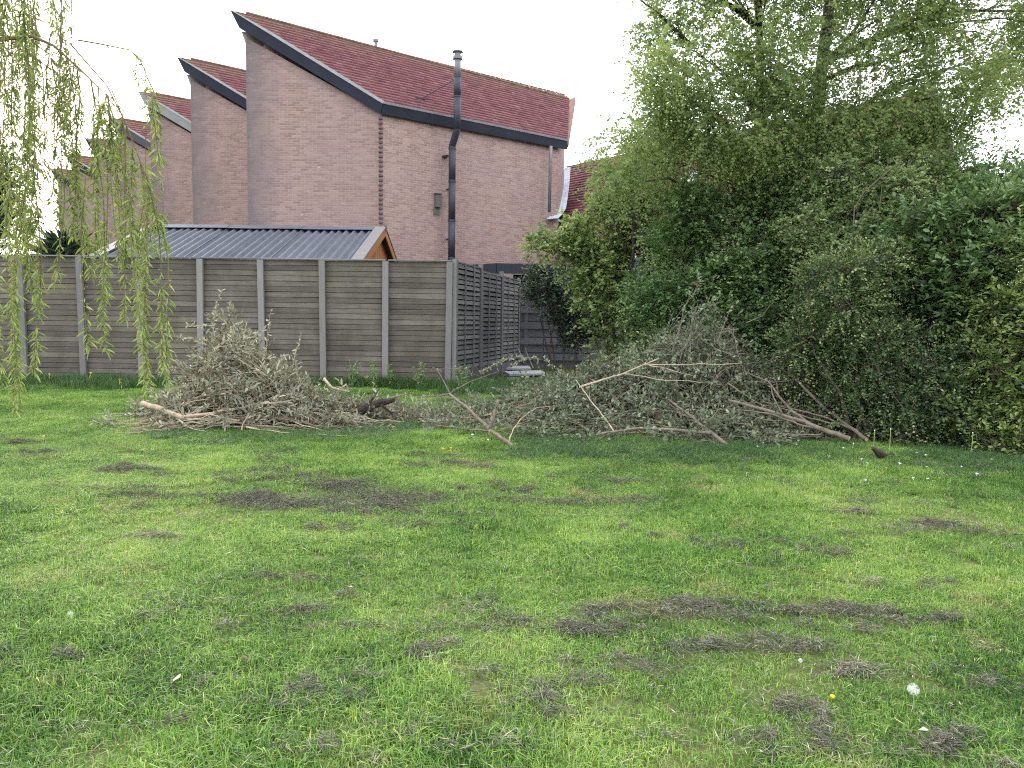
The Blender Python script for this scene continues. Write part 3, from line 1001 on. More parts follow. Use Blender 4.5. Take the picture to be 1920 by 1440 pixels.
# ------------------------------------------------------------------ foliage materials
M['leaf_birch'] = leaf_mat('birch_leaf', (.090, .145, .052), (.200, .270, .100), (.345, .410, .170), .55, .45, .3)
M['leaf_maple'] = leaf_mat('young_maple_leaf', (.095, .155, .055), (.215, .305, .110), (.400, .440, .165), .40, .42, .35)
M['leaf_haw'] = leaf_mat('hawthorn_leaf', (.050, .105, .040), (.130, .220, .082), (.270, .375, .150), .35, .42, .4)
M['leaf_elder'] = leaf_mat('broad_dark_leaf', (.042, .086, .034), (.112, .186, .066), (.235, .325, .125), .30, .38, .45)
M['leaf_coto'] = leaf_mat('cotoneaster_leaf', (.038, .075, .032), (.100, .155, .060), (.350, .375, .145), .27, .40, .4)
M['leaf_priv'] = leaf_mat('privet_leaf', (.055, .100, .034), (.140, .210, .062), (.310, .360, .115), .34, .40, .4)
M['leaf_dark'] = leaf_mat('dark_evergreen_leaf', (.014, .030, .018), (.030, .056, .030), (.085, .120, .060), .15, .35, .5)
M['leaf_pale'] = leaf_mat('pale_loose_leaf', (.075, .125, .052), (.180, .255, .102), (.320, .390, .170), .40, .42, .35)
M['leaf_willow'] = leaf_mat('willow_leaf', (.120, .165, .050), (.250, .320, .110), (.420, .470, .200), .45, .45)
M['catkin'] = leaf_mat('willow_catkin', (.16, .14, .05), (.26, .22, .09), (.36, .32, .15), .3, .7)
M['leaf_wilt'] = leaf_mat('wilted_grey_leaf', (.100, .106, .072), (.245, .248, .180), (.470, .460, .355), .2, .6)
M['leaf_wilt2'] = leaf_mat('wilted_green_leaf', (.060, .086, .052), (.150, .188, .115), (.310, .355, .235), .2, .6)
M['bark'] = bark_mat('brown_bark', (.035, .028, .024), (.11, .09, .075))
M['bark_birch'] = bark_mat('birch_bark', (.022, .021, .020), (.075, .070, .065), 9)
M['bark_willow'] = bark_mat('willow_twig_bark', (.07, .06, .03), (.19, .17, .09), 20)
M['cutwood'] = bark_mat('cut_branch_bark', (.14, .105, .072), (.42, .35, .255), 18)
M['cutwood2'] = bark_mat('dull_branch_bark', (.055, .045, .036), (.19, .160, .125), 18)
M['twig'] = bark_mat('dry_twig', (.10, .075, .05), (.30, .24, .16), 25)

def rdir(n, rg):
    v = rg.normal(size=(n, 3))
    return norm(v)

def sprays(rg, base, dirs, tlen, K, L, W, up=.3, droop=.15, flat=.6, t0=.05, tipgrow=.25, tint=None, side=.9):
    "leaves arranged alternately along short arched twigs; returns leaf arrays and twig polylines"
    T = len(base)
    d = norm(dirs)
    sidev = norm(np.cross(d, np.array([0, 0, 1.0]) + .25 * rg.normal(size=(T, 3))))
    t = np.linspace(t0, 1, K)[None, :] + rg.uniform(-.04, .04, (T, K))
    tl = np.broadcast_to(tlen, (T,))[:, None]
    P = base[:, None, :] + d[:, None, :] * (t * tl)[..., None]
    P[..., 2] -= droop * tl * t ** 2
    sgn = np.where(np.arange(K) % 2 == 0, 1.0, -1.0)[None, :, None]
    D = sidev[:, None, :] * sgn * side + d[:, None, :] * (.45 + .8 * (t ** 3))[..., None] + rg.normal(size=(T, K, 3)) * .35
    N = np.array([0, 0, 1.0]) * flat + rg.normal(size=(T, K, 3)) * (1 - flat) + d[:, None, :] * .15
    ll = L * rg.uniform(.65, 1.25, (T, K)) * (1 - .25 * t)
    tw = tint[:, None] if tint is not None else rg.normal(.42, .13, (T, 1))
    tn = np.clip(tw + rg.normal(0, .10, (T, K)) + tipgrow * (t - .55), 0, 1)
    f = lambda a: a.reshape(-1, 3)
    return f(P), f(D), f(N), ll.ravel(), (ll * (W / L)).ravel(), tn.ravel()

def lobe_twigs(rg, lobes, n, up=.35, rnd=.55, inner=.35, tint_sd=.10):
    "lobes: (centre, rx, ry, rz, tint). twig bases in the outer shell of each lobe, pointing out"
    w = np.array([l[1] * l[3] + l[1] * l[2] for l in lobes]); w = w / w.sum()
    which = rg.choice(len(lobes), n, p=w)
    Cn = np.array([tuple(l[0]) for l in lobes])[which]
    R = np.array([(l[1], l[2], l[3]) for l in lobes])[which]
    tn = np.array([l[4] for l in lobes])[which]
    u = rdir(n, rg)
    lump = 1 + .16 * np.sin(u[:, 0] * 5 + which) * np.sin(u[:, 2] * 6 + which * 2) + .10 * np.sin(u[:, 1] * 9 + u[:, 0] * 7)
    r = np.where(rg.random(n) < inner, rg.uniform(.25, .8, n), rg.uniform(.78, 1.0, n)) * lump
    P = Cn + u * R * r[:, None]
    D = norm(u / R) * 1.0 + np.array([0, 0, up]) + rg.normal(size=(n, 3)) * rnd
    tint = np.clip(tn + rg.normal(0, tint_sd, n), 0, 1)
    keep = P[:, 2] > .02
    return P[keep], D[keep], tint[keep]

def pxl(px, py, Y, rpx, rpy, depth, tint=.42):
    s = Y / FPX
    return (at(px, py, Y), rpx * s, depth, rpy * s, tint)

def limb(mb, a, b, r0, r1, bend=.15, n=6, sides=6, tint=.5, sag=0.0):
    a, b = Vector(a), Vector(b)
    L = (b - a).length
    off = Vector((random.uniform(-1, 1), random.uniform(-1, 1), random.uniform(-.3, .6))) * L * bend
    pts, rs = [], []
    for i in range(n + 1):
        t = i / n
        p = a.lerp(b, t) + off * math.sin(math.pi * t) + Vector((random.uniform(-1, 1), random.uniform(-1, 1), random.uniform(-1, 1))) * L * .018 * (0 < i < n)
        p.z += sag * math.sin(math.pi * t) * L
        pts.append(p); rs.append(r0 + (r1 - r0) * t)
    mb.tube(pts, rs, sides, tint)
    return pts

def shrub(name, label, cat, base, lobes, n, K, tlen, L, W, mat, style='rhomb', seed=1, up=.35, rnd=.55, droop=.2, flat=.55,
          inner=.35, stems=14, bark='bark', group=None, tipgrow=.25, stem_r=.022, tint_sd=.10, side=.9):
    rg = np.random.default_rng(seed)
    random.seed(seed)
    base = Vector((base[0], base[1], 0))
    S = empty(name, base, label, cat, group)
    sub = []
    for lo in lobes:
        for _ in range(13):
            u = rdir(1, rg)[0]
            f = rg.uniform(.22, .42)
            sub.append((Vector(lo[0]) + Vector((u[0] * lo[1] * .84, u[1] * lo[2] * .84, u[2] * lo[3] * .84)), lo[1] * f, lo[2] * f, lo[3] * f * .85, min(1, max(0, lo[4] + rg.normal(0, .10)))))
    P, D, tint = lobe_twigs(rg, sub, int(n * .87), up, rnd, inner * .6, tint_sd)
    P2, D2, t2 = lobe_twigs(rg, [(l[0], l[1] * .8, l[2] * .8, l[3] * .8, l[4]) for l in lobes], n - int(n * .87), up, rnd, .5, tint_sd)
    P, D, tint = np.concatenate([P, P2]), np.concatenate([D, D2]), np.concatenate([tint, t2])
    a = sprays(rg, P, D, tlen * rg.uniform(.6, 1.3, len(P)), K, L, W, droop=droop, flat=flat, tint=tint, tipgrow=tipgrow, side=side)
    bp = np.array(tuple(base))
    me = leaf_mesh('foliage', a[0] - bp, *a[1:], mat, style)
    c = obj('crown', me, S)
    m = MB()
    for i in range(stems):
        lo = lobes[i % len(lobes)]
        tgt = Vector(lo[0]) + Vector((random.uniform(-.6, .6) * lo[1], random.uniform(-.6, .6) * lo[2], random.uniform(-.2, .8) * lo[3]))
        st = Vector((random.uniform(-.35, .35), random.uniform(-.3, .3), 0)) + Vector((tgt.x - base.x, tgt.y - base.y, 0)) * .35
        limb(m, st, tgt - base, stem_r * random.uniform(.7, 1.2), .006, .12, 6, 5)
    # fine twigs carrying some of the sprays
    idx = rg.choice(len(P), min(len(P), 700), replace=False)
    for j in idx:
        p = Vector(P[j]) - base; d = Vector(D[j]).normalized() * tlen
        m.tube([p - d * .6, p, p + d * .7], [.005, .004, .002], 3, .5, False)
    m.build('trunk', M[bark], S)
    return S

# ------------------------------------------------------------------ big tree behind the hedge
def build_birch():
    rg = np.random.default_rng(5); random.seed(5)
    Yb = 13.2
    g = at(1520, 700, Yb); base = Vector((g.x, g.y, 0))
    S = empty('tall_tree', base, 'tall loose-crowned tree with dark trunks rising above the hedge at right', 'tree')
    lobes = []
    for py in range(-760, 345, 68):
        for px in range(1150, 2080, 78):
            x = px + random.uniform(-30, 30); y = py + random.uniform(-26, 26)
            # outline of the crown in the photograph
            left = 1215 - 60 * math.sin((y + 100) / 300.0) + (max(0, -y - 250) * .45)
            right = 2020 if y < 60 else 2020 - (y - 60) * .95
            right -= max(0, -y - 350) * .5
            if x < left or x > right: continue
            gap = (1560 < x < 1720 and 90 < y < 250)
            if gap and random.random() < .35: continue
            Y = Yb + random.uniform(-1.8, 1.3)
            r = random.uniform(30, 66)
            lobes.append((at(x, y, Y), r * Y / FPX, random.uniform(.45, .8), r * .9 * Y / FPX, random.uniform(.25, .62), gap))
    T = []
    for lo in lobes:
        infr = lo[0].z < 9.2
        n = int((200 if infr else 60) * random.uniform(.55, 1.2) * (.5 if lo[5] else 1))
        P, D, tn = lobe_twigs(rg, [lo[:5]], n, -.05, .6, .55, .09)
        T.append((P, D, tn))
    for (px, py, rx, ry, nn_) in ((1500, 120, 190, 150, 650), (1330, 120, 130, 150, 350), (1700, 80, 170, 120, 450), (1620, 240, 150, 70, 600), (1400, 280, 170, 60, 600), (1720, 200, 90, 80, 350)):
        c_ = at(px, py, Yb - 1.2); k_ = (Yb - 1.2) / FPX
        T.append(lobe_twigs(rg, [(c_, rx * k_, 1.1, ry * k_, .45)], nn_, -.05, .8, .8, .14))
    P = np.concatenate([t[0] for t in T]); D = np.concatenate([t[1] for t in T]); tn = np.concatenate([t[2] for t in T])
    a = sprays(rg, P, D, .26 * rg.uniform(.6, 1.5, len(P)), 11, .058, .044, droop=.55, flat=.25, tint=tn, tipgrow=.2)
    bp = np.array(tuple(base))
    obj('crown', leaf_mesh('foliage', a[0] - bp, *a[1:], M['leaf_birch'], 'rhomb'), S)
    m = MB()
    t1 = [at(1525, 700, Yb), at(1527, 420, Yb), at(1531, 250, Yb), at(1541, 120, Yb), at(1556, 0, Yb), at(1560, -200, Yb), at(1552, -450, Yb), at(1548, -640, Yb)]
    t1[0].z = 0
    m.tube([p - base for p in t1], [.16, .135, .118, .10, .085, .065, .04, .02], 9)
    t2 = [at(1500, 700, Yb), at(1460, 460, Yb + .2), at(1432, 320, Yb + .3), at(1426, 200, Yb + .3), at(1424, 60, Yb + .3), at(1405, -150, Yb + .3), at(1390, -400, Yb + .3)]
    t2[0].z = 0
    m.tube([p - base for p in t2], [.11, .09, .08, .07, .055, .04, .02], 8)
    m.build('trunk', M['bark_birch'], S)
    m = MB()
    trunk_pts = [(p, .10) for p in t1[1:7]] + [(p, .07) for p in t2[1:6]]
    for lo in lobes:
        c = lo[0]
        best = min(trunk_pts, key=lambda q: (q[0] - c).length + max(0, q[0].z - c.z + .3) * 3)
        a_ = best[0] - base
        b_ = c - base
        L_ = (b_ - a_).length
        if random.random() < .7:
            limb(m, a_, b_, max(.012, min(.05, .013 * L_)), .005, .06, 6, 5, .35, sag=.08)
    # the dark boughs that show against the sky
    for pts in ([(1545, 150), (1600, 125), (1650, 118), (1712, 88), (1760, 60)], [(1535, 240), (1590, 225), (1660, 205), (1730, 198)], [(1428, 250), (1400, 180), (1370, 150), (1330, 110)],
                [(1428, 300), (1340, 210), (1260, 180), (1190, 150)], [(1445, 190), (1480, 205), (1515, 232)], [(1300, 90), (1240, 30), (1200, 0)], [(1540, 130), (1600, 60), (1640, 0), (1660, -60)]):
        q = [at(x, y, Yb - .3) - base for x, y in pts]
        m.tube(q, [.040 - .032 * i / (len(q) - 1) for i in range(len(q))], 6, .2)
    m.build('boughs', M['bark_birch'], S)
build_birch()

# ------------------------------------------------------------------ shrubs of the hedge
def B_(px, Y):
    p = at(px, 700, Y); return (p.x, p.y)
shrub('maple_sapling', 'light yellow-green young maple with thin dark stems beside the tall house', 'tree', B_(1190, 15.2),
      [pxl(1200, 330, 15.2, 75, 52, .9, .62), pxl(1135, 425, 15.0, 70, 45, .7, .60), pxl(1265, 420, 15.0, 90, 75, .9, .45), pxl(1055, 452, 14.8, 58, 26, .5, .55), pxl(1200, 500, 14.8, 105, 70, .9, .45), pxl(1170, 600, 14.4, 75, 85, .8, .42), pxl(1230, 270, 15.3, 70, 45, .6, .55), pxl(1110, 512, 14.6, 62, 40, .6, .5)],
      2900, 10, .34, .085, .075, M['leaf_maple'], 'oval', 21, .25, .6, .3, .72, .4, 18, stem_r=.03)
def maple_stems():
    S = bpy.data.objects['maple_sapling']
    b = S.location
    m = MB()
    for pts, r in (([(1186, 640), (1186, 540), (1188, 440), (1190, 330), (1188, 280)], .045), ([(1195, 620), (1200, 480), (1215, 380), (1232, 320)], .025), ([(1186, 520), (1160, 430), (1125, 370)], .018),
                   ([(1190, 430), (1175, 370), (1150, 330)], .014), ([(1200, 600), (1150, 520), (1090, 470), (1040, 450)], .02)):
        q = [at(x, y, 14.3) - b for x, y in pts]
        m.tube(q, [r * (1 - .75 * i / (len(q) - 1)) for i in range(len(q))], 6, .2)
    m.build('main_stems', M['bark'], S)
maple_stems()
shrub('evergreen_shrub', 'dark glossy evergreen bush hanging over the gap-planked fence', 'shrub', B_(1050, 17.0),
      [pxl(1062, 555, 17.0, 52, 50, .7, .40), pxl(1022, 542, 17.2, 34, 40, .5, .5), pxl(1092, 600, 16.8, 42, 42, .7, .4), pxl(1010, 520, 17.2, 28, 22, .4, .7)],
      1700, 10, .22, .085, .032, M['leaf_dark'], 'oval', 22, .2, .6, .25, .5, .45, 10)
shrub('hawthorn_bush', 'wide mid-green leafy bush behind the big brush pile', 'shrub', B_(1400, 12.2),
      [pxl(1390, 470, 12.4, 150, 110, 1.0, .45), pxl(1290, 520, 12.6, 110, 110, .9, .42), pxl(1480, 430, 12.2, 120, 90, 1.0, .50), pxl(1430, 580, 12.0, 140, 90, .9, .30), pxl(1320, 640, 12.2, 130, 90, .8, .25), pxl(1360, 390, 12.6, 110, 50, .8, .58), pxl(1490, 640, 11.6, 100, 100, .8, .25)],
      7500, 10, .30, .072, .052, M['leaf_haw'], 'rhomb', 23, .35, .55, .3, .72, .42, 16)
shrub('loose_bush', 'pale green arching bush under the tall tree, above the dark leaves', 'shrub', B_(1640, 11.6),
      [pxl(1600, 370, 11.8, 130, 60, .9, .55), pxl(1700, 360, 11.6, 120, 60, .9, .50), pxl(1520, 345, 12.2, 100, 45, .8, .60), pxl(1780, 380, 11.4, 90, 55, .8, .5), pxl(1600, 460, 11.2, 140, 70, .8, .40), pxl(1640, 330, 11.8, 80, 40, .7, .6)],
      5200, 11, .32, .058, .040, M['leaf_pale'], 'rhomb', 24, .35, .55, .5, .65, .42, 16)
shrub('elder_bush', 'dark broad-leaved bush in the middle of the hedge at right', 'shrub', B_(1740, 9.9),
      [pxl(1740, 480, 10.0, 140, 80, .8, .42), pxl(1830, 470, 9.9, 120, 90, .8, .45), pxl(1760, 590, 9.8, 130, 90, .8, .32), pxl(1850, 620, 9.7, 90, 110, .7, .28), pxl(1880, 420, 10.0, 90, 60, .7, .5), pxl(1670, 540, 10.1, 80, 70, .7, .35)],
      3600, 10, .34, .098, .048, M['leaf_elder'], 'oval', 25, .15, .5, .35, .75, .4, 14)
shrub('cotoneaster_bush', 'layered small-leaved bush with yellowish shoot tips above the blackbird', 'shrub', B_(1630, 9.1),
      [pxl(1600, 600, 9.4, 110, 90, .7, .40), pxl(1560, 680, 9.4, 95, 80, .6, .36), pxl(1660, 700, 9.1, 110, 80, .7, .36), pxl(1640, 780, 8.9, 110, 50, .6, .34), pxl(1720, 770, 8.9, 90, 60, .6, .34), pxl(1600, 520, 9.6, 90, 50, .6, .45), pxl(1760, 700, 9.1, 80, 70, .6, .32)],
      6000, 14, .30, .040, .030, M['leaf_coto'], 'rhomb', 26, .10, .35, .25, .75, .38, 16, tipgrow=.55, side=.8)
shrub('privet_bush', 'brighter green bush leaning into the lawn at the right edge', 'shrub', B_(1900, 8.5),
      [pxl(1890, 740, 8.5, 85, 75, .6, .50), pxl(1930, 620, 8.7, 95, 75, .6, .52), pxl(1950, 500, 8.9, 90, 80, .6, .48), pxl(1850, 800, 8.4, 60, 36, .5, .48), pxl(2010, 700, 8.6, 120, 130, .7, .45), pxl(1870, 570, 8.9, 70, 28, .4, .55)],
      2700, 11, .30, .068, .034, M['leaf_priv'], 'oval', 27, .2, .5, .3, .75, .35, 14, tipgrow=.35)
shrub('corner_bush', 'leafy bush against the sky at the top right edge of the hedge', 'shrub', B_(1930, 10.8),
      [pxl(1890, 370, 10.8, 80, 55, .6, .48), pxl(1960, 380, 10.6, 90, 70, .7, .45), pxl(1830, 400, 10.9, 70, 45, .6, .5), pxl(1810, 320, 11.2, 26, 50, .3, .5), pxl(1885, 320, 11.0, 20, 34, .3, .5), pxl(2050, 500, 10.4, 140, 160, .9, .4)],
      2300, 10, .30, .080, .040, M['leaf_haw'], 'oval', 28, .5, .5, .25, .45, .35, 12)
def tall_shoots():
    # bare arching shoots standing out of the loose bush
    S = bpy.data.objects['loose_bush']; b = S.location
    m = MB()
    for pts, r in (([(1600, 425), (1602, 390), (1620, 360), (1660, 325), (1690, 300)], .010), ([(1642, 450), (1648, 400), (1654, 345)], .008), ([(1605, 420), (1630, 395), (1640, 380)], .009)):
        q = [at(x, y, 10.6) - b for x, y in pts]
        m.tube(q, [r * (1 - .5 * i / (len(q) - 1)) for i in range(len(q))], 6, .9)
    m.build('bare_shoots', M['bark'], S)
tall_shoots()
shrub('dark_tree', 'dark evergreen tree behind the fence at the left edge', 'tree', B_(-40, 24.0),
      [pxl(-30, 350, 24.0, 60, 80, 1.2, .2), pxl(0, 430, 24, 36, 60, 1.0, .2), pxl(-90, 330, 24, 80, 110, 1.5, .2)],
      1800, 9, .5, .16, .08, M['leaf_dark'], 'rhomb', 29, .3, .5, .3, .4, .5, 8)

def build_palm():
    rg = np.random.default_rng(9); random.seed(9)
    c = at(118, 486, 16.4)
    S = empty('spiky_palm', (c.x, c.y, 0), 'grey-green spiky palm showing over the fence left of the shed', 'plant')
    m = MB(); m.tube([(0, 0, 0), (.03, 0, 1.2), (0, 0, c.z)], [.12, .1, .08], 8); m.build('trunk', M['bark'], S)
    n = 260
    d = rdir(n, rg); d[:, 2] = np.abs(d[:, 2]) * 1.2 - .15
    P = np.tile(np.array([0, 0, c.z]), (n, 1)) + rg.normal(size=(n, 3)) * .08
    obj('fronds', leaf_mesh('fronds', P, d, rdir(n, rg) + np.array([0, 0, 1]), rg.uniform(.4, .75, n), .035, rg.uniform(.2, .9, n), M['leaf_dark'], 'lance', .1, .15), S)
    for (px, py, r, sd) in ((175, 470, 30, 3), (85, 465, 30, 4)):
        pass
build_palm()
shrub('dry_bush', 'small twiggy grey bush showing over the fence beside the palm', 'shrub', B_(180, 16.6), [pxl(180, 475, 16.6, 48, 26, .4, .3), pxl(80, 470, 16.8, 40, 30, .4, .7)],
      260, 7, .28, .05, .02, M['leaf_wilt2'], 'rhomb', 31, .3, .8, .2, .2, .4, 6)

# ------------------------------------------------------------------ willow at the left
def build_willow():
    rg = np.random.default_rng(17); random.seed(17)
    tb = Vector((-5.6, 5.4, float(gh(-5.6, 5.4))))
    S = empty('weeping_willow', tb, 'weeping willow whose leafy strands hang down at the left edge', 'tree')
    rel = lambda p: Vector(p) - tb
    m = MB()
    m.tube([rel((-5.6, 5.4, -.1)), rel((-5.55, 5.4, 1.2)), rel((-5.35, 5.3, 2.6)), rel((-5.1, 5.3, 3.8)), rel((-5.0, 5.4, 5.2)), rel((-5.1, 5.5, 6.6))], [.34, .27, .24, .2, .14, .05], 12)
    m.build('trunk', M['bark'], S)
    m = MB()
    lb1 = [Vector((-5.25, 5.3, 2.9)), at(-120, 110, 5.1), at(0, 74, 5.0), at(60, 68, 5.0), at(100, 85, 5.0), at(150, 130, 5.0), at(200, 180, 5.0)]
    m.tube([rel(p) for p in lb1], [.05, .03, .015, .012, .009, .006, .004], 7)
    for pts in ([(145, 75), (185, 82), (245, 94), (262, 110), (280, 155), (285, 175)], [(130, 80), (160, 115), (200, 160), (235, 230), (262, 300), (285, 360), (300, 410)], [(20, 80), (60, 105), (110, 140), (150, 190)], [(55, 75), (90, 100), (115, 140)]):
        q = [rel(at(x, y, 5.0 + .05 * i)) for i, (x, y) in enumerate(pts)]
        m.tube(q, [.006 - .004 * i / (len(q) - 1) for i in range(len(q))], 5)
    lb2 = [Vector((-5.1, 5.35, 3.9)), at(-60, -260, 5.2), at(60, -260, 5.1), at(150, -180, 5.1)]
    m.tube([rel(p) for p in lb2], [.08, .05, .03, .012], 7)
    lb3 = [Vector((-5.0, 5.4, 4.6)), Vector((-4.2, 5.0, 5.6)), Vector((-3.2, 4.9, 5.5))]
    m.tube([rel(p) for p in lb3], [.07, .04, .015], 7)
    m.build('boughs', M['bark_willow'], S)
    # hanging strands: x_top, y_top, x_bottom, y_bottom, depth, leafiness 0..1
    st = [(8, -200, 20, 640, 4.9, .9), (30, -200, 42, 765, 4.7, 1.0), (44, -100, 36, 775, 4.7, 1.0), (-10, -100, 8, 720, 4.9, .9), (20, 60, 60, 560, 4.9, .9), (62, 300, 62, 700, 4.8, .8), (55, 80, 68, 580, 5.0, .8),
          (-30, -150, -20, 600, 5.1, .9), (0, 0, 25, 520, 5.2, .9), (35, 20, 50, 460, 5.2, .8),
          (38, -240, 40, 75, 5.1, .12), (124, -200, 128, 445, 5.0, .75), (118, 60, 112, 425, 5.1, .55), (140, 110, 150, 470, 5.0, .8), (126, 100, 140, 350, 5.0, .8), (246, 95, 252, 150, 5.1, .6), (262, 112, 272, 200, 5.1, .7), (276, 145, 284, 240, 5.1, .8), (285, 175, 292, 300, 5.1, .8), (200, 85, 204, 130, 5.1, .4),
          (75, 110, 84, 330, 5.2, .7), (95, 110, 98, 380, 5.1, .5), (100, 0, 108, 200, 5.3, .7), (95, -160, 98, 45, 5.3, .5), (72, -160, 75, 80, 5.2, .6), (70, -160, 90, 62, 5.4, .5),
          (112, 300, 106, 532, 4.9, .55), (150, 190, 168, 520, 5.0, .7), (160, 330, 172, 662, 4.9, .55), (185, 190, 196, 606, 4.9, .75), (172, 250, 206, 658, 5.0, .6), (210, 210, 240, 602, 4.9, .7), (196, 220, 226, 470, 5.1, .7),
          (236, 250, 262, 640, 4.9, .7), (248, 270, 276, 738, 4.8, 1.0), (262, 300, 284, 722, 4.8, .9), (275, 330, 312, 700, 4.9, .75), (285, 172, 296, 430, 5.0, .75), (288, 200, 282, 330, 5.1, .5), (300, 410, 318, 726, 4.9, .6),
          (210, 170, 230, 330, 5.2, .6), (170, 150, 180, 330, 5.1, .7), (150, 140, 148, 300, 5.1, .8), (230, 225, 240, 340, 5.0, .5), (20, 330, 30, 600, 4.6, .9)]
    arc = [(100, 85), (150, 130), (200, 175), (235, 230), (262, 300), (290, 380)]
    for _ in range(20):
        i = random.randrange(5); t = random.random()
        x = arc[i][0] + (arc[i + 1][0] - arc[i][0]) * t; y = arc[i][1] + (arc[i + 1][1] - arc[i][1]) * t
        st.append((x, y, x + random.uniform(-20, 34), y + random.uniform(70, 340), random.uniform(4.9, 5.4), random.uniform(.5, .9)))
    for _ in range(16):
        x = random.uniform(-40, 150); y = random.uniform(-120, 120)
        st.append((x, y, x + random.uniform(-6, 14), y + random.uniform(150, 420), random.uniform(4.8, 5.6), random.uniform(.55, .95)))
    LP, LD, LN, LL, LW, LT = [], [], [], [], [], []
    CP, CD, CN, CL, CT = [], [], [], [], []
    m = MB()
    for (x0, y0, x1, y1, Y, lf) in st:
        a, b = at(x0, y0, Y), at(x1, y1, Y + random.uniform(-.1, .1))
        L_ = (b - a).length
        npt = max(4, int(L_ / .12))
        ph = random.uniform(0, 6)
        pts = []
        for i in range(npt + 1):
            t = i / npt
            w = .035 * math.sin(ph + t * L_ * 2.2) * min(1, t * 4)
            pts.append(a.lerp(b, t) + Vector((w, .5 * w, 0)))
        m.tube([rel(p) for p in pts], [.0042 - .003 * i / npt for i in range(npt + 1)], 4, .5, False)
        # clumps of leaves with bare stretches between
        s = random.uniform(0, .05)
        while s < L_:
            t = s / L_
            dens = lf * (.13 + .82 * (math.sin(s * 6.2 + ph * 2) * .5 + .5) ** 1.5)
            if t > .86: dens = max(dens, .85 * min(1, lf + .3))
            p = a.lerp(b, t) + Vector((.035 * math.sin(ph + t * L_ * 2.2) * min(1, t * 4), 0, 0))
            k = 2 if random.random() < dens else (1 if random.random() < dens else 0)
            for _ in range(k):
                az = random.uniform(0, 6.283)
                o_h = random.uniform(.35, 1.2)
                LP.append(tuple(rel(p))); LD.append((math.cos(az) * o_h, math.sin(az) * o_h, -random.uniform(.25, 1.1)))
                LN.append((math.cos(az + random.uniform(-1, 1)), math.sin(az + random.uniform(-1, 1)), random.uniform(.1, .9)))
                l_ = random.uniform(.034, .088); LL.append(l_); LW.append(l_ * random.uniform(.13, .20)); LT.append(min(1, max(0, random.gauss(.45, .2))))
            if random.random() < .55 * lf + .15:
                az = random.uniform(0, 6.283)
                CP.append(tuple(rel(p))); CD.append((math.cos(az), math.sin(az), random.uniform(-.7, .3))); CN.append((0, 0, 1)); CL.append(random.uniform(.018, .036)); CT.append(random.random())
            s += random.uniform(.004, .018)
    m.build('strands', M['bark_willow'], S)
    A_ = np.array
    obj('leaves', leaf_mesh('leaves', A_(LP), A_(LD), A_(LN), A_(LL), A_(LW), A_(LT), M['leaf_willow'], 'lance', .15, .12), S)
    obj('catkins', leaf_mesh('catkins', A_(CP), A_(CD), A_(CN), A_(CL), A_(CL) * .17, A_(CT), M['catkin'], 'lance', .3, -.35), S)
build_willow()

# ------------------------------------------------------------------ grass
def blade_patch(name, n, size, h0, h1, w, lean, seed, mat, clump=0.0):
    rg = np.random.default_rng(seed)
    x = rg.uniform(-size / 2, size / 2, n); y = rg.uniform(-size / 2, size / 2, n)
    if clump:
        cx = rg.normal(0, size / 5, n); cy = rg.normal(0, size / 5, n)
        x = cx; y = cy
    h = rg.uniform(h0, h1, n) * rg.uniform(.7, 1.15, n)
    az = rg.uniform(0, 2 * np.pi, n)
    ln = np.abs(rg.normal(lean, lean * .6, n))
    d = np.stack([np.cos(az), np.sin(az)], -1)
    face = az + np.pi / 2 + rg.normal(0, .5, n)
    s = np.stack([np.cos(face), np.sin(face)], -1)
    ww = w * rg.uniform(.6, 1.3, n)
    V = np.zeros((n, 5, 3))
    p = np.stack([x, y], -1)
    V[:, 0, :2] = p - s * ww[:, None] / 2; V[:, 1, :2] = p + s * ww[:, None] / 2
    V[:, 0:2, 2] = -.015
    mid = p + d * (ln * h * .35)[:, None]
    V[:, 2, :2] = mid + s * ww[:, None] * .42; V[:, 3, :2] = mid - s * ww[:, None] * .42
    V[:, 2:4, 2] = (h * .6)[:, None]
    V[:, 4, :2] = p + d * (ln * h * 1.05)[:, None]
    V[:, 4, 2] = h * np.clip(1.05 - ln * .35, .35, 1)
    off = (np.arange(n) * 5)[:, None]
    Q = np.array([[0, 1, 2, 3]]) + off
    T = np.array([[3, 2, 4]]) + off
    tint = np.clip(rg.normal(.5, .22, n), 0, 1)
    return raw_mesh(name, V.reshape(-1, 3), T, Q, np.repeat(tint, 5), mat)

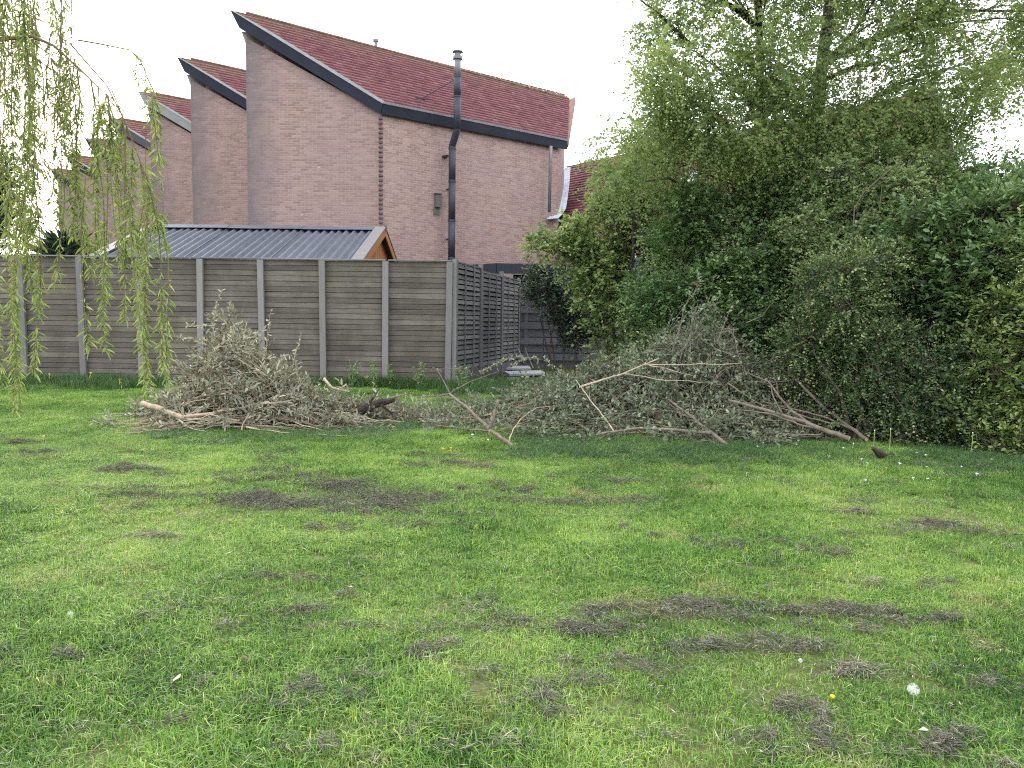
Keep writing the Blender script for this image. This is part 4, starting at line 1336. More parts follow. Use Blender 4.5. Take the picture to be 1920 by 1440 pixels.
def scatter(name, pts, rotz, scl, idx, meshes, tilt=None):
    "geometry-nodes scatter of tuft meshes on given points"
    coll = bpy.data.collections.new(name + '_tufts')
    for i, me in enumerate(meshes):
        coll.objects.link(bpy.data.objects.new('%s_tuft_%02d' % (name, i), me))
    n = len(pts)
    me = bpy.data.meshes.new(name)
    me.vertices.add(n)
    me.vertices.foreach_set('co', np.asarray(pts, np.float32).ravel())
    rot = np.zeros((n, 3), np.float32); rot[:, 2] = rotz
    if tilt is not None: rot[:, :2] = tilt
    for nm, ty, dat, key in (('rot', 'FLOAT_VECTOR', rot, 'vector'), ('scl', 'FLOAT_VECTOR', np.asarray(scl, np.float32), 'vector'), ('idx', 'INT', np.asarray(idx, np.int32), 'value')):
        a = me.attributes.new(nm, ty, 'POINT'); a.data.foreach_set(key, dat.ravel())
    me.update()
    o = obj(name, me)
    ng = bpy.data.node_groups.new(name + '_nodes', 'GeometryNodeTree')
    ng.interface.new_socket('Geometry', in_out='INPUT', socket_type='NodeSocketGeometry')
    ng.interface.new_socket('Geometry', in_out='OUTPUT', socket_type='NodeSocketGeometry')
    N, Lk = ng.nodes, ng.links
    gi, go = N.new('NodeGroupInput'), N.new('NodeGroupOutput')
    ip = N.new('GeometryNodeInstanceOnPoints')
    ci = N.new('GeometryNodeCollectionInfo')
    ci.inputs['Collection'].default_value = coll
    ci.inputs['Separate Children'].default_value = True
    ci.inputs['Reset Children'].default_value = True
    def na(nm, ty):
        q = N.new('GeometryNodeInputNamedAttribute'); q.data_type = ty; q.inputs[0].default_value = nm
        return q.outputs[0]
    er = N.new('FunctionNodeEulerToRotation')
    Lk.new(na('rot', 'FLOAT_VECTOR'), er.inputs[0])
    Lk.new(gi.outputs[0], ip.inputs['Points']); Lk.new(ci.outputs[0], ip.inputs['Instance'])
    ip.inputs['Pick Instance'].default_value = True
    Lk.new(na('idx', 'INT'), ip.inputs['Instance Index'])
    Lk.new(er.outputs[0], ip.inputs['Rotation'])
    Lk.new(na('scl', 'FLOAT_VECTOR'), ip.inputs['Scale'])
    Lk.new(ip.outputs[0], go.inputs[0])
    md = o.modifiers.new('scatter', 'NODES'); md.node_group = ng
    return o

def lush(x, y):
    return (np.sin(x * 1.15 + .6) * np.sin(y * 1.45 + .4) + .6 * np.sin(x * 2.7 - y * 1.9 + 1.0) + .4 * np.sin(x * .5 + y * 3.1))

def build_grass():
    rg = np.random.default_rng(3)
    st = .20
    xs, ys = np.meshgrid(np.arange(-14, 14, st), np.arange(1.7, 17.0, st))
    x = xs.ravel() + rg.uniform(-.08, .08, xs.size); y = ys.ravel() + rg.uniform(-.08, .08, xs.size)
    keep = (np.abs(x) < y * .70 + 1.4) & ((y < 14.9) | ((x > -1.0) & (x < 5)))
    x, y = x[keep], y[keep]
    pts = np.stack([x, y, gh(x, y)], -1)
    k = lush(x, y) + rg.normal(0, .35, len(x))
    idx = rg.integers(0, 4, len(x))
    idx = np.where(k > .55, rg.integers(4, 6, len(x)), idx)
    idx = np.where(k < -.75, 6, idx)
    s = rg.uniform(.85, 1.15, (len(x), 3)); s[:, 2] *= np.clip(1.0 + .16 * k, .6, 1.5)
    meshes = [blade_patch('short_grass', 800, .30, .024, .046, .0034, .95, 40 + i, M['blade']) for i in range(4)]
    meshes += [blade_patch('lush_grass', 780, .30, .032, .060, .0040, 1.0, 50 + i, M['blade']) for i in range(2)]
    meshes += [blade_patch('sparse_grass', 520, .30, .018, .036, .0032, .8, 60, M['blade'])]
    o = scatter('lawn_grass', pts, rg.uniform(0, 6.28, len(x)), s, idx, meshes)
    tag(o, 'short uneven mown green grass covering the whole foreground', 'grass', kind='stuff')
    # rougher, taller grass along the fence, under the piles and the hedge
    P = []
    for _ in range(2600):
        r = random.random()
        if r < .34:   # along the fence
            X = random.uniform(-13.5, 0); Y = 14.85 - abs(random.gauss(0, .55 if X < -5.5 else .32))
        elif r < .50:
            X = random.uniform(-1.2, 3.2); Y = random.uniform(11.0, 16.5)
        elif r < .86: # hedge foot and under the right pile
            t = random.random(); g = gnd(960 + 980 * t, 828 + 30 * t + random.gauss(0, 14)); X, Y = g.x, g.y
            if abs(960 + 980 * t - 1648) < 45 and Y < 8.9: continue
        else:
            g = gnd(random.uniform(280, 780), random.gauss(800, 14)); X, Y = g.x, g.y
        P.append((X, Y))
    P = np.array(P)
    pts = np.stack([P[:, 0], P[:, 1], gh(P[:, 0], P[:, 1])], -1)
    n = len(P)
    tm = [blade_patch('tall_grass', 110, .34, .10, .22, .006, .55, 70 + i, M['tallgrass']) for i in range(4)]
    s = rg.uniform(.55, 1.1, (n, 3)); s[:, 2] *= np.where(P[:, 1] > 13, 1.25, .42)
    o = scatter('tall_grass', pts, rg.uniform(0, 6.28, n), s, rg.integers(0, 4, n), tm)
    tag(o, 'taller rough grass along the fence foot and under the brush', 'grass', kind='stuff')
build_grass()

# rows of dried clippings left by the mower
def build_clippings():
    rg = np.random.default_rng(8)
    E = [(515, 860, 40, 9, 1), (490, 892, 70, 14, 1), (505, 945, 70, 14, 1.1), (600, 908, 70, 14, .9), (720, 938, 90, 18, 1), (690, 965, 70, 8, .8), (905, 916, 45, 6, 1), (975, 925, 30, 6, .8), (1060, 943, 150, 6, .9),
         (330, 935, 130, 6, .8), (240, 886, 60, 9, .7), (830, 875, 70, 6, .7), (1040, 1182, 120, 14, 1.2), (1245, 1148, 120, 16, 1.1), (1345, 1022, 40, 12, 1.1), (1240, 1018, 45, 8, .8), (1510, 1040, 60, 12, .7), (1400, 1035, 60, 14, .5),
         (1500, 1150, 90, 9, .9), (1700, 1163, 130, 10, .9), (1390, 1212, 120, 14, 1), (1490, 1365, 60, 34, 1.2), (560, 1318, 120, 14, 1.1), (660, 1290, 90, 14, 1), (780, 1245, 60, 14, .9), (1010, 1290, 110, 26, .6),
         (170, 1240, 50, 14, .8), (60, 1240, 90, 16, .5), (640, 995, 60, 6, .7), (810, 987, 80, 5, .8), (340, 1160, 80, 16, .5), (590, 1138, 70, 10, .6), (1750, 985, 80, 8, .6), (1850, 1005, 40, 6, .6), (1760, 1098, 30, 7, .8),
         (1850, 1400, 90, 34, .7), (590, 1412, 60, 10, .7), (60, 852, 30, 5, .6), (30, 830, 40, 5, .5), (1170, 997, 20, 6, .9), (880, 1150, 60, 10, .3), (300, 1010, 80, 8, .35), (1180, 905, 60, 5, .5), (1640, 960, 60, 6, .4), (1560, 1265, 90, 14, .4), (1120, 1250, 90, 12, .5), (700, 1375, 80, 14, .4), (950, 1400, 90, 16, .4), (380, 1290, 60, 14, .3),
         (200, 920, 90, 6, .4), (1440, 905, 70, 4, .4), (870, 1220, 60, 10, .4), (1880, 1290, 40, 14, .6), (1560, 1180, 60, 8, .5)]
    P, D, L, T = [], [], [], []
    def cluster(px, py, rx, ry, den, straw):
        c = gnd(px, py); ex = gnd(px + rx, py); ey = gnd(px, py - ry)
        ax = np.array([ex.x - c.x, ex.y - c.y]); ay = np.array([ey.x - c.x, ey.y - c.y])
        area = abs(ax[0] * ay[1] - ax[1] * ay[0]) * math.pi
        dist = c.y
        n = int(min(9000, max(60, area * den * (20000 if dist < 4.5 else 16000))))
        # a handful of tufts inside the ellipse
        nk = max(3, int(n / 130))
        cu = np.column_stack([rg.uniform(-1.15, 1.15, nk), rg.normal(0, .45, nk)]); cu[:, 1] += .5 * np.sin(cu[:, 0] * 3.1 + px)
        w = rg.integers(0, nk, n)
        uv = cu[w] + rg.normal(0, 1, (n, 2)) * np.array([.30, .20]) * rg.choice([.5, 1, 1.8], n)[:, None]
        q = np.array([c.x, c.y]) + uv[:, :1] * ax + uv[:, 1:] * ay
        hz = np.exp(-((uv - cu[w]) ** 2).sum(-1) / .05)
        z = gh(q[:, 0], q[:, 1]) + .020 + rg.uniform(0, .042, n) * hz
        P.append(np.column_stack([q, z]))
        az = rg.uniform(0, 6.28, n)
        D.append(np.stack([np.cos(az), np.sin(az), rg.normal(.05, .28, n)], -1))
        L.append(rg.uniform(.018, .060, n)); T.append(np.clip(rg.normal(.34 + straw, .2, n), 0, 1))
    for e in E: cluster(*e, .25 if e[4] < .5 else 0)
    for _ in range(60):
        px, py = random.uniform(-20, 1940), 850 + 580 * random.random() ** 1.3
        cluster(px, py, random.uniform(50, 170), random.uniform(2.5, 5) * (1 + (py - 850) / 500), random.uniform(.08, .30), random.choice((0, 0, .3)))
    # straw strewn thinly everywhere
    n = 9000
    y = 1.9 + 9.5 * rg.random(n) ** 1.5; x = rg.uniform(-1, 1, n) * (y * .72 + .4)
    P.append(np.column_stack([x, y, gh(x, y) + rg.uniform(.025, .05, n)]))
    az = rg.uniform(0, 6.28, n); D.append(np.stack([np.cos(az), np.sin(az), rg.normal(.1, .3, n)], -1)); L.append(rg.uniform(.02, .07, n)); T.append(rg.uniform(.3, 1, n))
    P, D, L, T = map(np.concatenate, (P, D, L, T))
    N = np.tile(np.array([0, 0, 1.0]), (len(P), 1)) + rg.normal(size=(len(P), 3)) * .5
    me = leaf_mesh('grass_clippings', P, D, N, L, np.full(len(P), .0022), T, M['dry'], 'rhomb', .1, .1)
    o = obj('grass_clippings', me)
    tag(o, 'dried grey-brown mown clippings lying in rows on the lawn', 'clippings', kind='stuff')
build_clippings()

# ------------------------------------------------------------------ brush piles
def wander(a, b, n, wob, rg):
    "crooked path from a to b"
    a, b = np.array(a, float), np.array(b, float)
    L = np.linalg.norm(b - a)
    t = np.linspace(0, 1, n)[:, None]
    off = rg.normal(size=(n, 3)) * wob * L * .35
    off[0] = off[-1] = 0
    arc = rg.normal(size=3) * wob * L
    return a + (b - a) * t + off + arc * np.sin(np.pi * t)

def brush_pile(name, label, origin, heap, n_br, len_rng, leaf, mat_leaf, mat_wood, seed, leaves_per, extent, dirbias, sticks, stems=0, mat_stem=None):
    """heap(x, y) -> height of the heap; branches thrown over it with leaves along their outer halves"""
    rg = np.random.default_rng(seed)
    o0 = np.array([origin[0], origin[1], 0.0])
    S = empty(name, (origin[0], origin[1], 0), label, 'brush pile')
    wood = MB()
    LP, LD, LT = [], [], []
    (x0, x1, y0, y1) = extent
    made = 0; tries = 0
    while made < n_br and tries < n_br * 30:
        tries += 1
        x, y = rg.uniform(x0, x1), rg.uniform(y0, y1)
        h = heap(x, y)
        if h < .05: continue
        if rg.random() > .25 + h or math.sin(x * 4.3 + 1) * math.sin(y * 5 + x * 1.7) > .55: continue
        g = float(gh(x, y))
        z = g + h * (rg.uniform(.2, 1.0) ** .6)
        az = dirbias + rg.normal(0, .8) + (math.pi if rg.random() < .45 else 0)
        ln = rg.uniform(*len_rng)
        tx, ty = x + math.cos(az) * ln, y + math.sin(az) * ln * .6
        hz = max(heap(tx, ty), .02)
        tz = float(gh(tx, ty)) + hz * rg.uniform(.3, 1.0) + rg.uniform(0, .12)
        pts = wander((x, y, z), (tx, ty, tz), 7, .07, rg)
        r0 = rg.uniform(.003, .009)
        wood.tube([Vector(p - o0) for p in pts], list(np.linspace(r0, .0018, 7)), 4, float(rg.random()), False)
        seg = pts[-1] - pts[0]
        for j in range(leaves_per // 6):
            t = rg.uniform(.2, 1.0)
            f = t * 6; i = min(int(f), 5); p = pts[i] + (pts[i + 1] - pts[i]) * (f - i)
            d = norm(seg * .7 / np.linalg.norm(seg) + rg.normal(size=3) * .75)
            tl = rg.uniform(.10, .34)
            e = p + d * tl; e[2] -= .25 * tl * rg.random(); e[2] = max(e[2], float(gh(e[0], e[1])) + .02)
            wood.tube([Vector(p - o0), Vector(e - o0)], [.0026, .001], 3, float(rg.random()), False)
            tone = rg.normal(.45, .17)
            sv = norm(np.cross(d, rg.normal(size=3)))
            for q_ in range(6):
                u_ = (q_ + 1) / 6
                LP.append(p + (e - p) * u_ - o0); LD.append(sv * (1 if q_ % 2 else -1) * .8 + d * (.5 + u_) + rg.normal(size=3) * .25); LT.append(tone + rg.normal(0, .1))
        for j in range(3):
            t = rg.uniform(.2, .9); i = int(t * 6); p = pts[i]
            d = norm(seg / np.linalg.norm(seg) + rg.normal(size=3) * .6) * rg.uniform(.1, .35)
            wood.tube([Vector(p - o0), Vector(p - o0 + d * .5 + rg.normal(size=3) * .015), Vector(p - o0 + d)], [.003, .0025, .0012], 3, float(rg.random()), False)
        made += 1
    pale = MB()
    made = 0
    while made < stems:
        x = rg.uniform(x0, x1); y = rg.uniform(y0 + .1, y0 + (y1 - y0) * .75)
        h = heap(x, y)
        if h < .08: continue
        az = dirbias * .5 + rg.normal(0, .45) + (math.pi if rg.random() < .5 else 0)
        ln = rg.uniform(.5, 1.5)
        e = (x + math.cos(az) * ln, y + math.sin(az) * ln * .5 - .05)
        pts = wander((x, y, 0), (e[0], e[1], 0), 9, .05, rg)
        lift = rg.uniform(.25, .92)
        zz = [float(gh(p[0], p[1])) + .02 + lift * heap(p[0], p[1]) for p in pts]
        zz = np.convolve(np.r_[zz[0], zz[0], zz, zz[-1], zz[-1]], np.ones(5) / 5, 'valid')
        pts[:, 2] = zz + rg.normal(0, .012, 9)
        r0 = rg.uniform(.003, .0095)
        pale.tube([Vector(p - o0) for p in pts], list(np.linspace(r0, r0 * .35, 9)), 5, float(rg.uniform(.3, 1)), False)
        made += 1
    if stems: tag(pale.build('bare_stems', mat_stem, S), kind='stuff')
    LP, LD, LT = np.array(LP), np.array(LD), np.clip(np.array(LT), 0, 1)
    n = len(LP)
    LN = rdir(n, rg) + np.array([0, 0, .5])
    ll = leaf[0] * rg.uniform(.6, 1.3, n)
    w = wood.build('twigs', mat_wood, S); tag(w, kind='stuff')
    l = obj('leaves', leaf_mesh('leaves', LP, LD, LN, ll, ll * leaf[1], LT, mat_leaf, 'oval', .2, .12), S); tag(l, kind='stuff')
    # upright or stray shoots: pixel polylines with depth
    m = MB(); P2, D2, N2, T2 = [], [], [], []
    for (pts, Y, dens) in sticks:
        q = [np.array(tuple(at(px, py, Y))) - o0 for px, py in pts]
        m = MB(); m.tube([Vector(p) for p in q], list(np.linspace(.006, .002, len(q))), 4, .7, False); m.build('shoot', mat_wood, S)
        for i in range(len(q) - 1):
            L_ = np.linalg.norm(q[i + 1] - q[i])
            for j in range(int(L_ * dens)):
                p = q[i] + (q[i + 1] - q[i]) * rg.random()
                P2.append(p); D2.append((q[i + 1] - q[i]) / L_ * .5 + rg.normal(size=3) * .7); N2.append(rg.normal(size=3)); T2.append(rg.uniform(.4, 1))
    if P2:
        k = len(P2); l2 = leaf[0] * rg.uniform(.5, 1.0, k)
        obj('shoot_leaves', leaf_mesh('shoot_leaves', np.array(P2), np.array(D2), np.array(N2), l2, l2 * leaf[1], np.array(T2), mat_leaf, 'oval', .2, .1), S)
    return S

def gauss_heap(bumps):
    def f(x, y):
        h = 0.0
        for (cx, cy, sx, sy, a) in bumps:
            h = max(h, a * math.exp(-((x - cx) / sx) ** 2 - ((y - cy) / sy) ** 2))
        return h * (1 + .22 * math.sin(x * 5.1 + y * 2) + .12 * math.sin(x * 11.3 - y * 7))
    return f
def bump(px, Y, wpx, sy, ztop):
    p = at(px, 700, Y); return (p.x, Y, wpx / FPX * Y, sy, ztop)
def ztop(px, py, Y): return at(px, py, Y).z

YL = 9.9
heapL = gauss_heap([bump(425, YL, 68, .65, ztop(425, 610, YL)), bump(400, YL + .2, 58, .45, ztop(395, 596, YL)), bump(510, YL, 72, .6, ztop(520, 650, YL)), bump(360, YL - .2, 48, .5, .36), bump(600, YL, 75, .5, .30), bump(695, YL + .2, 60, .45, .16)])
xa, xb = at(325, 700, YL).x, at(770, 700, YL).x
brush_pile('brush_pile', 'heap of cut branches with wilted grey-green leaves in front of the board fence', (at(440, 700, YL).x, YL), heapL, 250, (.35, .95), (.075, .34), M['leaf_wilt'], M['twig'], 61, 72,
           (xa, xb, YL - 1.1, YL + 1.0), .25,
           [([(398, 640), (402, 600), (408, 565), (415, 545)], YL, 60), ([(498, 690), (500, 640), (503, 610), (508, 582)], YL, 55), ([(548, 690), (555, 660), (562, 638), (564, 625)], YL, 50), ([(392, 640), (360, 636), (325, 632)], YL, 60),
            ([(465, 665), (478, 640), (490, 630)], YL, 60), ([(392, 610), (370, 612), (350, 608)], YL, 60), ([(520, 690), (530, 670), (545, 665)], YL, 60), ([(335, 690), (320, 690), (300, 700)], YL, 70)], 210, M['cutwood'])
YR = 9.7
heapR = gauss_heap([bump(1330, YR + .5, 130, .8, ztop(1330, 580, YR + .5)), bump(1220, YR + .4, 120, .8, ztop(1220, 645, YR + .4)), bump(1110, YR + .2, 100, .7, ztop(1110, 690, YR)), bump(1415, YR + .3, 70, .6, ztop(1420, 650, YR)), bump(1010, YR + .3, 80, .7, .42), bump(1500, YR - .2, 70, .5, .28), bump(900, YR, 70, .45, .12), bump(1570, YR - .6, 50, .4, .10)])
xa, xb = at(840, 700, YR).x, at(1640, 700, YR).x
brush_pile('brush_pile', 'big sprawling heap of leafy cut branches in front of the hedge', (at(1260, 700, YR).x, YR), heapR, 430, (.5, 1.4), (.052, .52), M['leaf_wilt2'], M['cutwood2'], 62, 108,
           (xa, xb, YR - 1.2, YR + 1.4), .2,
           [([(900, 700), (925, 685), (950, 672), (975, 668)], YR + .5, 160), ([(955, 690), (985, 670), (1010, 672)], YR + .4, 140), ([(1270, 640), (1282, 580), (1300, 540)], YR + .3, 6), ([(1260, 660), (1275, 610), (1290, 585), (1330, 568)], YR, 6), ([(1345, 640), (1365, 590), (1375, 565)], YR, 8),
            ([(1400, 605), (1430, 592), (1445, 570)], YR, 4), ([(982, 680), (975, 660), (970, 650)], YR + .3, 2), ([(1000, 690), (990, 668), (985, 652)], YR + .3, 2), ([(1060, 700), (1040, 690), (1020, 672)], YR + .3, 120)], 150, M['twig'])

def cut_branch(label, segs, mat, leaves=None, seed=1, group='cut branches lying on the grass'):
    "segs: list of (pixel polyline with depth, r0, r1); the first is the stem"
    rg = np.random.default_rng(seed); random.seed(seed)
    p0 = at(*segs[0][0][0])
    base = Vector((p0.x, p0.y, float(gh(p0.x, p0.y))))
    S = empty('cut_branch', base, label, 'branch', group)
    P, D = [], []
    for i, (pts, r0, r1) in enumerate(segs):
        w = [at(*p) for p in pts]
        # subdivide with slight crookedness
        q = []
        for a, b in zip(w[:-1], w[1:]):
            for k in range(4):
                t = k / 4
                L_ = (b - a).length
                q.append(a.lerp(b, t) + Vector(rg.normal(size=3)) * L_ * .014 * (k > 0))
        q.append(w[-1])
        m = MB()
        rs = list(np.linspace(r0, r1, len(q)) * rg.uniform(.92, 1.08, len(q)))
        m.tube([v - base for v in q], rs, 8 if r0 > .012 else 5, .62)
        o = m.build('stem' if i == 0 else 'side_branch', mat, S, True)
        if i == 0:
            m = MB(); d = (q[0] - q[1]).normalized(); m.tube([q[0] - base, q[0] - base + d * .004], r0 * .93, 8, 1.0); m.build('cut_face', M['cutface'], S)
        for v in q[2:]:
            for _ in range(2):
                d = Vector(rg.normal(size=3)).normalized() * rg.uniform(.05, .22)
                d.z = abs(d.z) * .6
                if rg.random() < .35:
                    mm = MB(); mm.tube([v - base, v - base + d * .5, v - base + d + Vector((0, 0, .01))], [max(.002, r1 * .5), .002, .0012], 4, .5, False); mm.build('twig', mat, S)
                    if leaves:
                        for _ in range(leaves): P.append(np.array(v - base + d * rg.uniform(.4, 1.1))); D.append(rg.normal(size=3))
    if P:
        n = len(P); l2 = .045 * rg.uniform(.6, 1.2, n)
        obj('leaves', leaf_mesh('leaves', np.array(P), np.array(D), rdir(n, rg), l2, l2 * .5, rg.uniform(.2, .9, n), M['leaf_wilt2'], 'oval', .2, .1), S)
    return S
M['cutface'] = plain('fresh_cut_wood', (.50, .36, .22), .8, 0, .2, .1, 20)
cut_branch('thick pale branch sticking out of the left heap with its sawn end toward the left', [([(265, 757, 9.0), (300, 766, 9.0), (345, 785, 9.0)], .034, .030), ([(340, 783, 9.0), (400, 775, 9.1), (470, 760, 9.2), (560, 748, 9.4)], .022, .011), ([(342, 786, 9.0), (420, 786, 9.1), (500, 800, 9.1)], .019, .009), ([(330, 783, 9.0), (350, 798, 8.95), (368, 812, 8.9)], .014, .006)], M['cutwood'], None, 71)
cut_branch('forked branch lying in the open grass between the two heaps', [([(985, 853, 7.95), (950, 828, 8.3), (918, 806, 8.6), (880, 768, 9.1), (843, 738, 9.5)], .026, .014), ([(917, 806, 8.6), (926, 780, 8.6), (935, 750, 8.6)], .020, .016), ([(915, 808, 8.6), (880, 806, 8.8), (845, 800, 8.9), (815, 797, 9.0)], .012, .006),
            ([(843, 738, 9.5), (815, 743, 9.5), (782, 745, 9.5)], .012, .006), ([(843, 738, 9.5), (832, 715, 9.6), (820, 694, 9.7), (850, 691, 9.8), (885, 702, 9.9)], .008, .003), ([(920, 803, 8.6), (945, 785, 8.8), (985, 772, 9.0)], .008, .003), ([(855, 745, 9.4), (840, 780, 9.1), (832, 797, 9.0)], .007, .004), ([(845, 737, 9.5), (880, 716, 9.7), (935, 697, 9.9)], .009, .003)], M['cutwood2'], 2, 72)
cut_branch('long bare branch lying flat along the front of the big heap', [([(1369, 839, 8.25), (1335, 812, 8.5), (1290, 776, 8.9), (1255, 750, 9.2)], .024, .010), ([(1335, 812, 8.5), (1250, 805, 8.5), (1200, 803, 8.5), (1160, 808, 8.4), (1118, 816, 8.3)], .019, .010), ([(1310, 790, 8.7), (1322, 760, 8.8), (1312, 735, 8.9)], .007, .003), ([(1320, 800, 8.6), (1345, 770, 8.8), (1350, 745, 8.9)], .006, .003), ([(1300, 785, 8.8), (1260, 770, 8.8), (1215, 772, 8.8)], .006, .003)], M['cutwood2'], 2, 73)
cut_branch('short crooked stick with its end on the lawn in front of the big heap', [([(1398, 866, 7.85), (1365, 847, 8.1), (1330, 826, 8.4)], .014, .012), ([(1330, 826, 8.4), (1300, 829, 8.4)], .009, .006)], M['cutwood2'], None, 74)
cut_branch('thickest straight branch pointing right from the big heap, sawn end low', [([(1592, 823, 8.45), (1545, 806, 8.6), (1501, 789, 8.75), (1440, 770, 8.9), (1366, 751, 9.1)], .030, .018), ([(1500, 789, 8.75), (1440, 788, 8.8), (1380, 770, 8.9)], .010, .005), ([(1470, 780, 8.8), (1450, 745, 9.0), (1444, 720, 9.1)], .010, .005)], M['cutwood2'], None, 75)
cut_branch('branch rising left from the hedge foot near the blackbird', [([(1625, 824, 8.5), (1585, 795, 8.8), (1548, 767, 9.0), (1510, 730, 9.2), (1486, 706, 9.4), (1490, 685, 9.5)], .022, .010), ([(1487, 712, 9.3), (1460, 716, 9.3), (1400, 716, 9.3)], .010, .004), ([(1486, 706, 9.4), (1462, 690, 9.4), (1435, 672, 9.4)], .008, .004), ([(1545, 765, 9.0), (1560, 745, 9.0), (1590, 730, 9.0)], .006, .003)], M['cutwood2'], 2, 76)
cut_branch('curved branch leaning in the right half of the big heap', [([(1530, 800, 8.7), (1490, 775, 8.9), (1455, 735, 9.1), (1440, 715, 9.2), (1404, 700, 9.3)], .016, .007), ([(1460, 742, 9.1), (1455, 715, 9.2), (1450, 695, 9.2)], .007, .003)], M['cutwood2'], 1, 77)
cut_branch('bundle branch with many thin stems under the right end of the heap', [([(1560, 812, 8.6), (1500, 797, 8.7), (1440, 775, 8.8), (1380, 768, 8.9)], .014, .006), ([(1575, 800, 8.7), (1500, 778, 8.9), (1430, 752, 9.0)], .012, .005), ([(1600, 806, 8.7), (1540, 780, 8.9), (1480, 765, 9.0), (1440, 757, 9.0)], .013, .005), ([(1540, 815, 8.5), (1490, 815, 8.5), (1440, 812, 8.6)], .010, .005)], M['cutwood2'], None, 78)
cut_branch('slender pale branch slanting up over the middle of the big heap', [([(1087, 726, 9.2), (1130, 712, 9.2), (1170, 700, 9.2), (1235, 672, 9.3)], .014, .007), ([(1168, 700, 9.2), (1250, 714, 9.1), (1330, 716, 9.1)], .007, .003), ([(1210, 683, 9.2), (1290, 684, 9.1), (1390, 681, 9.1)], .008, .004), ([(1215, 684, 9.2), (1262, 695, 9.1), (1300, 705, 9.1)], .006, .003)], M['cutwood'], 1, 79)
cut_branch('thin arching twig bowing down to the grass left of the heap', [([(955, 826, 8.3), (962, 805, 8.5), (978, 784, 8.7), (1005, 765, 8.9), (1032, 762, 9.0)], .007, .004)], M['cutwood'], None, 80)
cut_branch('long thin straight switch slanting down across the left part of the big heap', [([(1152, 810, 8.4), (1130, 780, 8.7), (1100, 740, 9.0), (1080, 712, 9.2)], .009, .005)], M['cutwood'], None, 81)
cut_branch('short orange-cut stub poking up at the right foot of the left heap', [([(608, 710, 10.0), (622, 727, 9.9), (655, 735, 9.9)], .020, .014), ([(640, 728, 9.9), (650, 720, 9.9)], .012, .010)], M['cutwood'], None, 82)

# mossy grey root piece
def build_root():
    rg = np.random.default_rng(4)
    g = gnd(715, 800)
    S = empty('root_stump', (g.x, 9.8, 0), 'dark lumpy root stump with pale forked arm beside the left heap', 'stump')
    b = Vector((g.x, 9.8, 0))
    m = MB()
    q = [at(640, 792, 9.8), at(668, 778, 9.9), at(690, 762, 9.8), at(712, 755, 9.9), at(738, 750, 9.8)]
    m.tube([p - b for p in q], [.035, .06, .045, .055, .03], 7, .2); m.build('trunk', M['bark'], S)
    for pts, r, mt_, tn in (([(722, 752), (742, 744), (764, 738)], .022, 'cutwood2', .7), ([(700, 762), (690, 778), (672, 795)], .026, 'bark', .3), ([(685, 768), (700, 745), (712, 728)], .02, 'bark', .3), ([(715, 760), (735, 775), (742, 795)], .02, 'bark', .2), ([(660, 780), (650, 760), (655, 742)], .016, 'bark', .3)):
        m = MB(); q = [at(x, y, 9.8 + rg.uniform(-.15, .1)) for x, y in pts]
        m.tube([p - b for p in q], [r, r * .8, r * .4], 6, tn); m.build('arm', M[mt_], S)
build_root()

# ------------------------------------------------------------------ flowers, weeds and small things
M['petal'] = plain('white_petal', (.78, .78, .76), .7, 0, .2, .05, 30)
M['deadleaf'] = plain('cream_dead_leaf', (.42, .37, .28), .8, 0, .2, .15, 40)
M['yellow'] = plain('dandelion_yellow', (.75, .52, .02), .6, 0, .2, .1, 40)
M['stem'] = plain('pale_green_stem', (.22, .28, .10), .6, 0, .3, .1, 20)
M['fluff'] = plain('seed_fluff', (.62, .63, .60), .9, 0, .1, .06, 40)
def flower_mesh(kind):
    m = MB()
    if kind == 'daisy':
        m.tube([(0, 0, 0), (0, 0, .05)], .0012, 4, .5, False)
        n = 12
        for i in range(n):
            a = 2 * math.pi * i / n; c, s = math.cos(a), math.sin(a); c2, s2 = math.cos(a + .2), math.sin(a + .2); c3, s3 = math.cos(a - .2), math.sin(a - .2)
            m.add([(0, 0, .05), (c3 * .009, s3 * .009, .052), (c * .013, s * .013, .051), (c2 * .009, s2 * .009, .052)], [(0, 1, 2, 3)])
        return m
    if kind == 'dandelion':
        m.tube([(0, 0, 0), (0, 0, .055)], .002, 5, .5, False)
        for r, z, n in ((.018, .056, 16), (.013, .060, 12), (.007, .063, 8)):
            for i in range(n):
                a = 2 * math.pi * i / n; c, s = math.cos(a), math.sin(a); w = .25
                m.add([(0, 0, .054), (math.cos(a - w) * r * .7, math.sin(a - w) * r * .7, z), (c * r, s * r, z - .001), (math.cos(a + w) * r * .7, math.sin(a + w) * r * .7, z)], [(0, 1, 2, 3)])
        return m
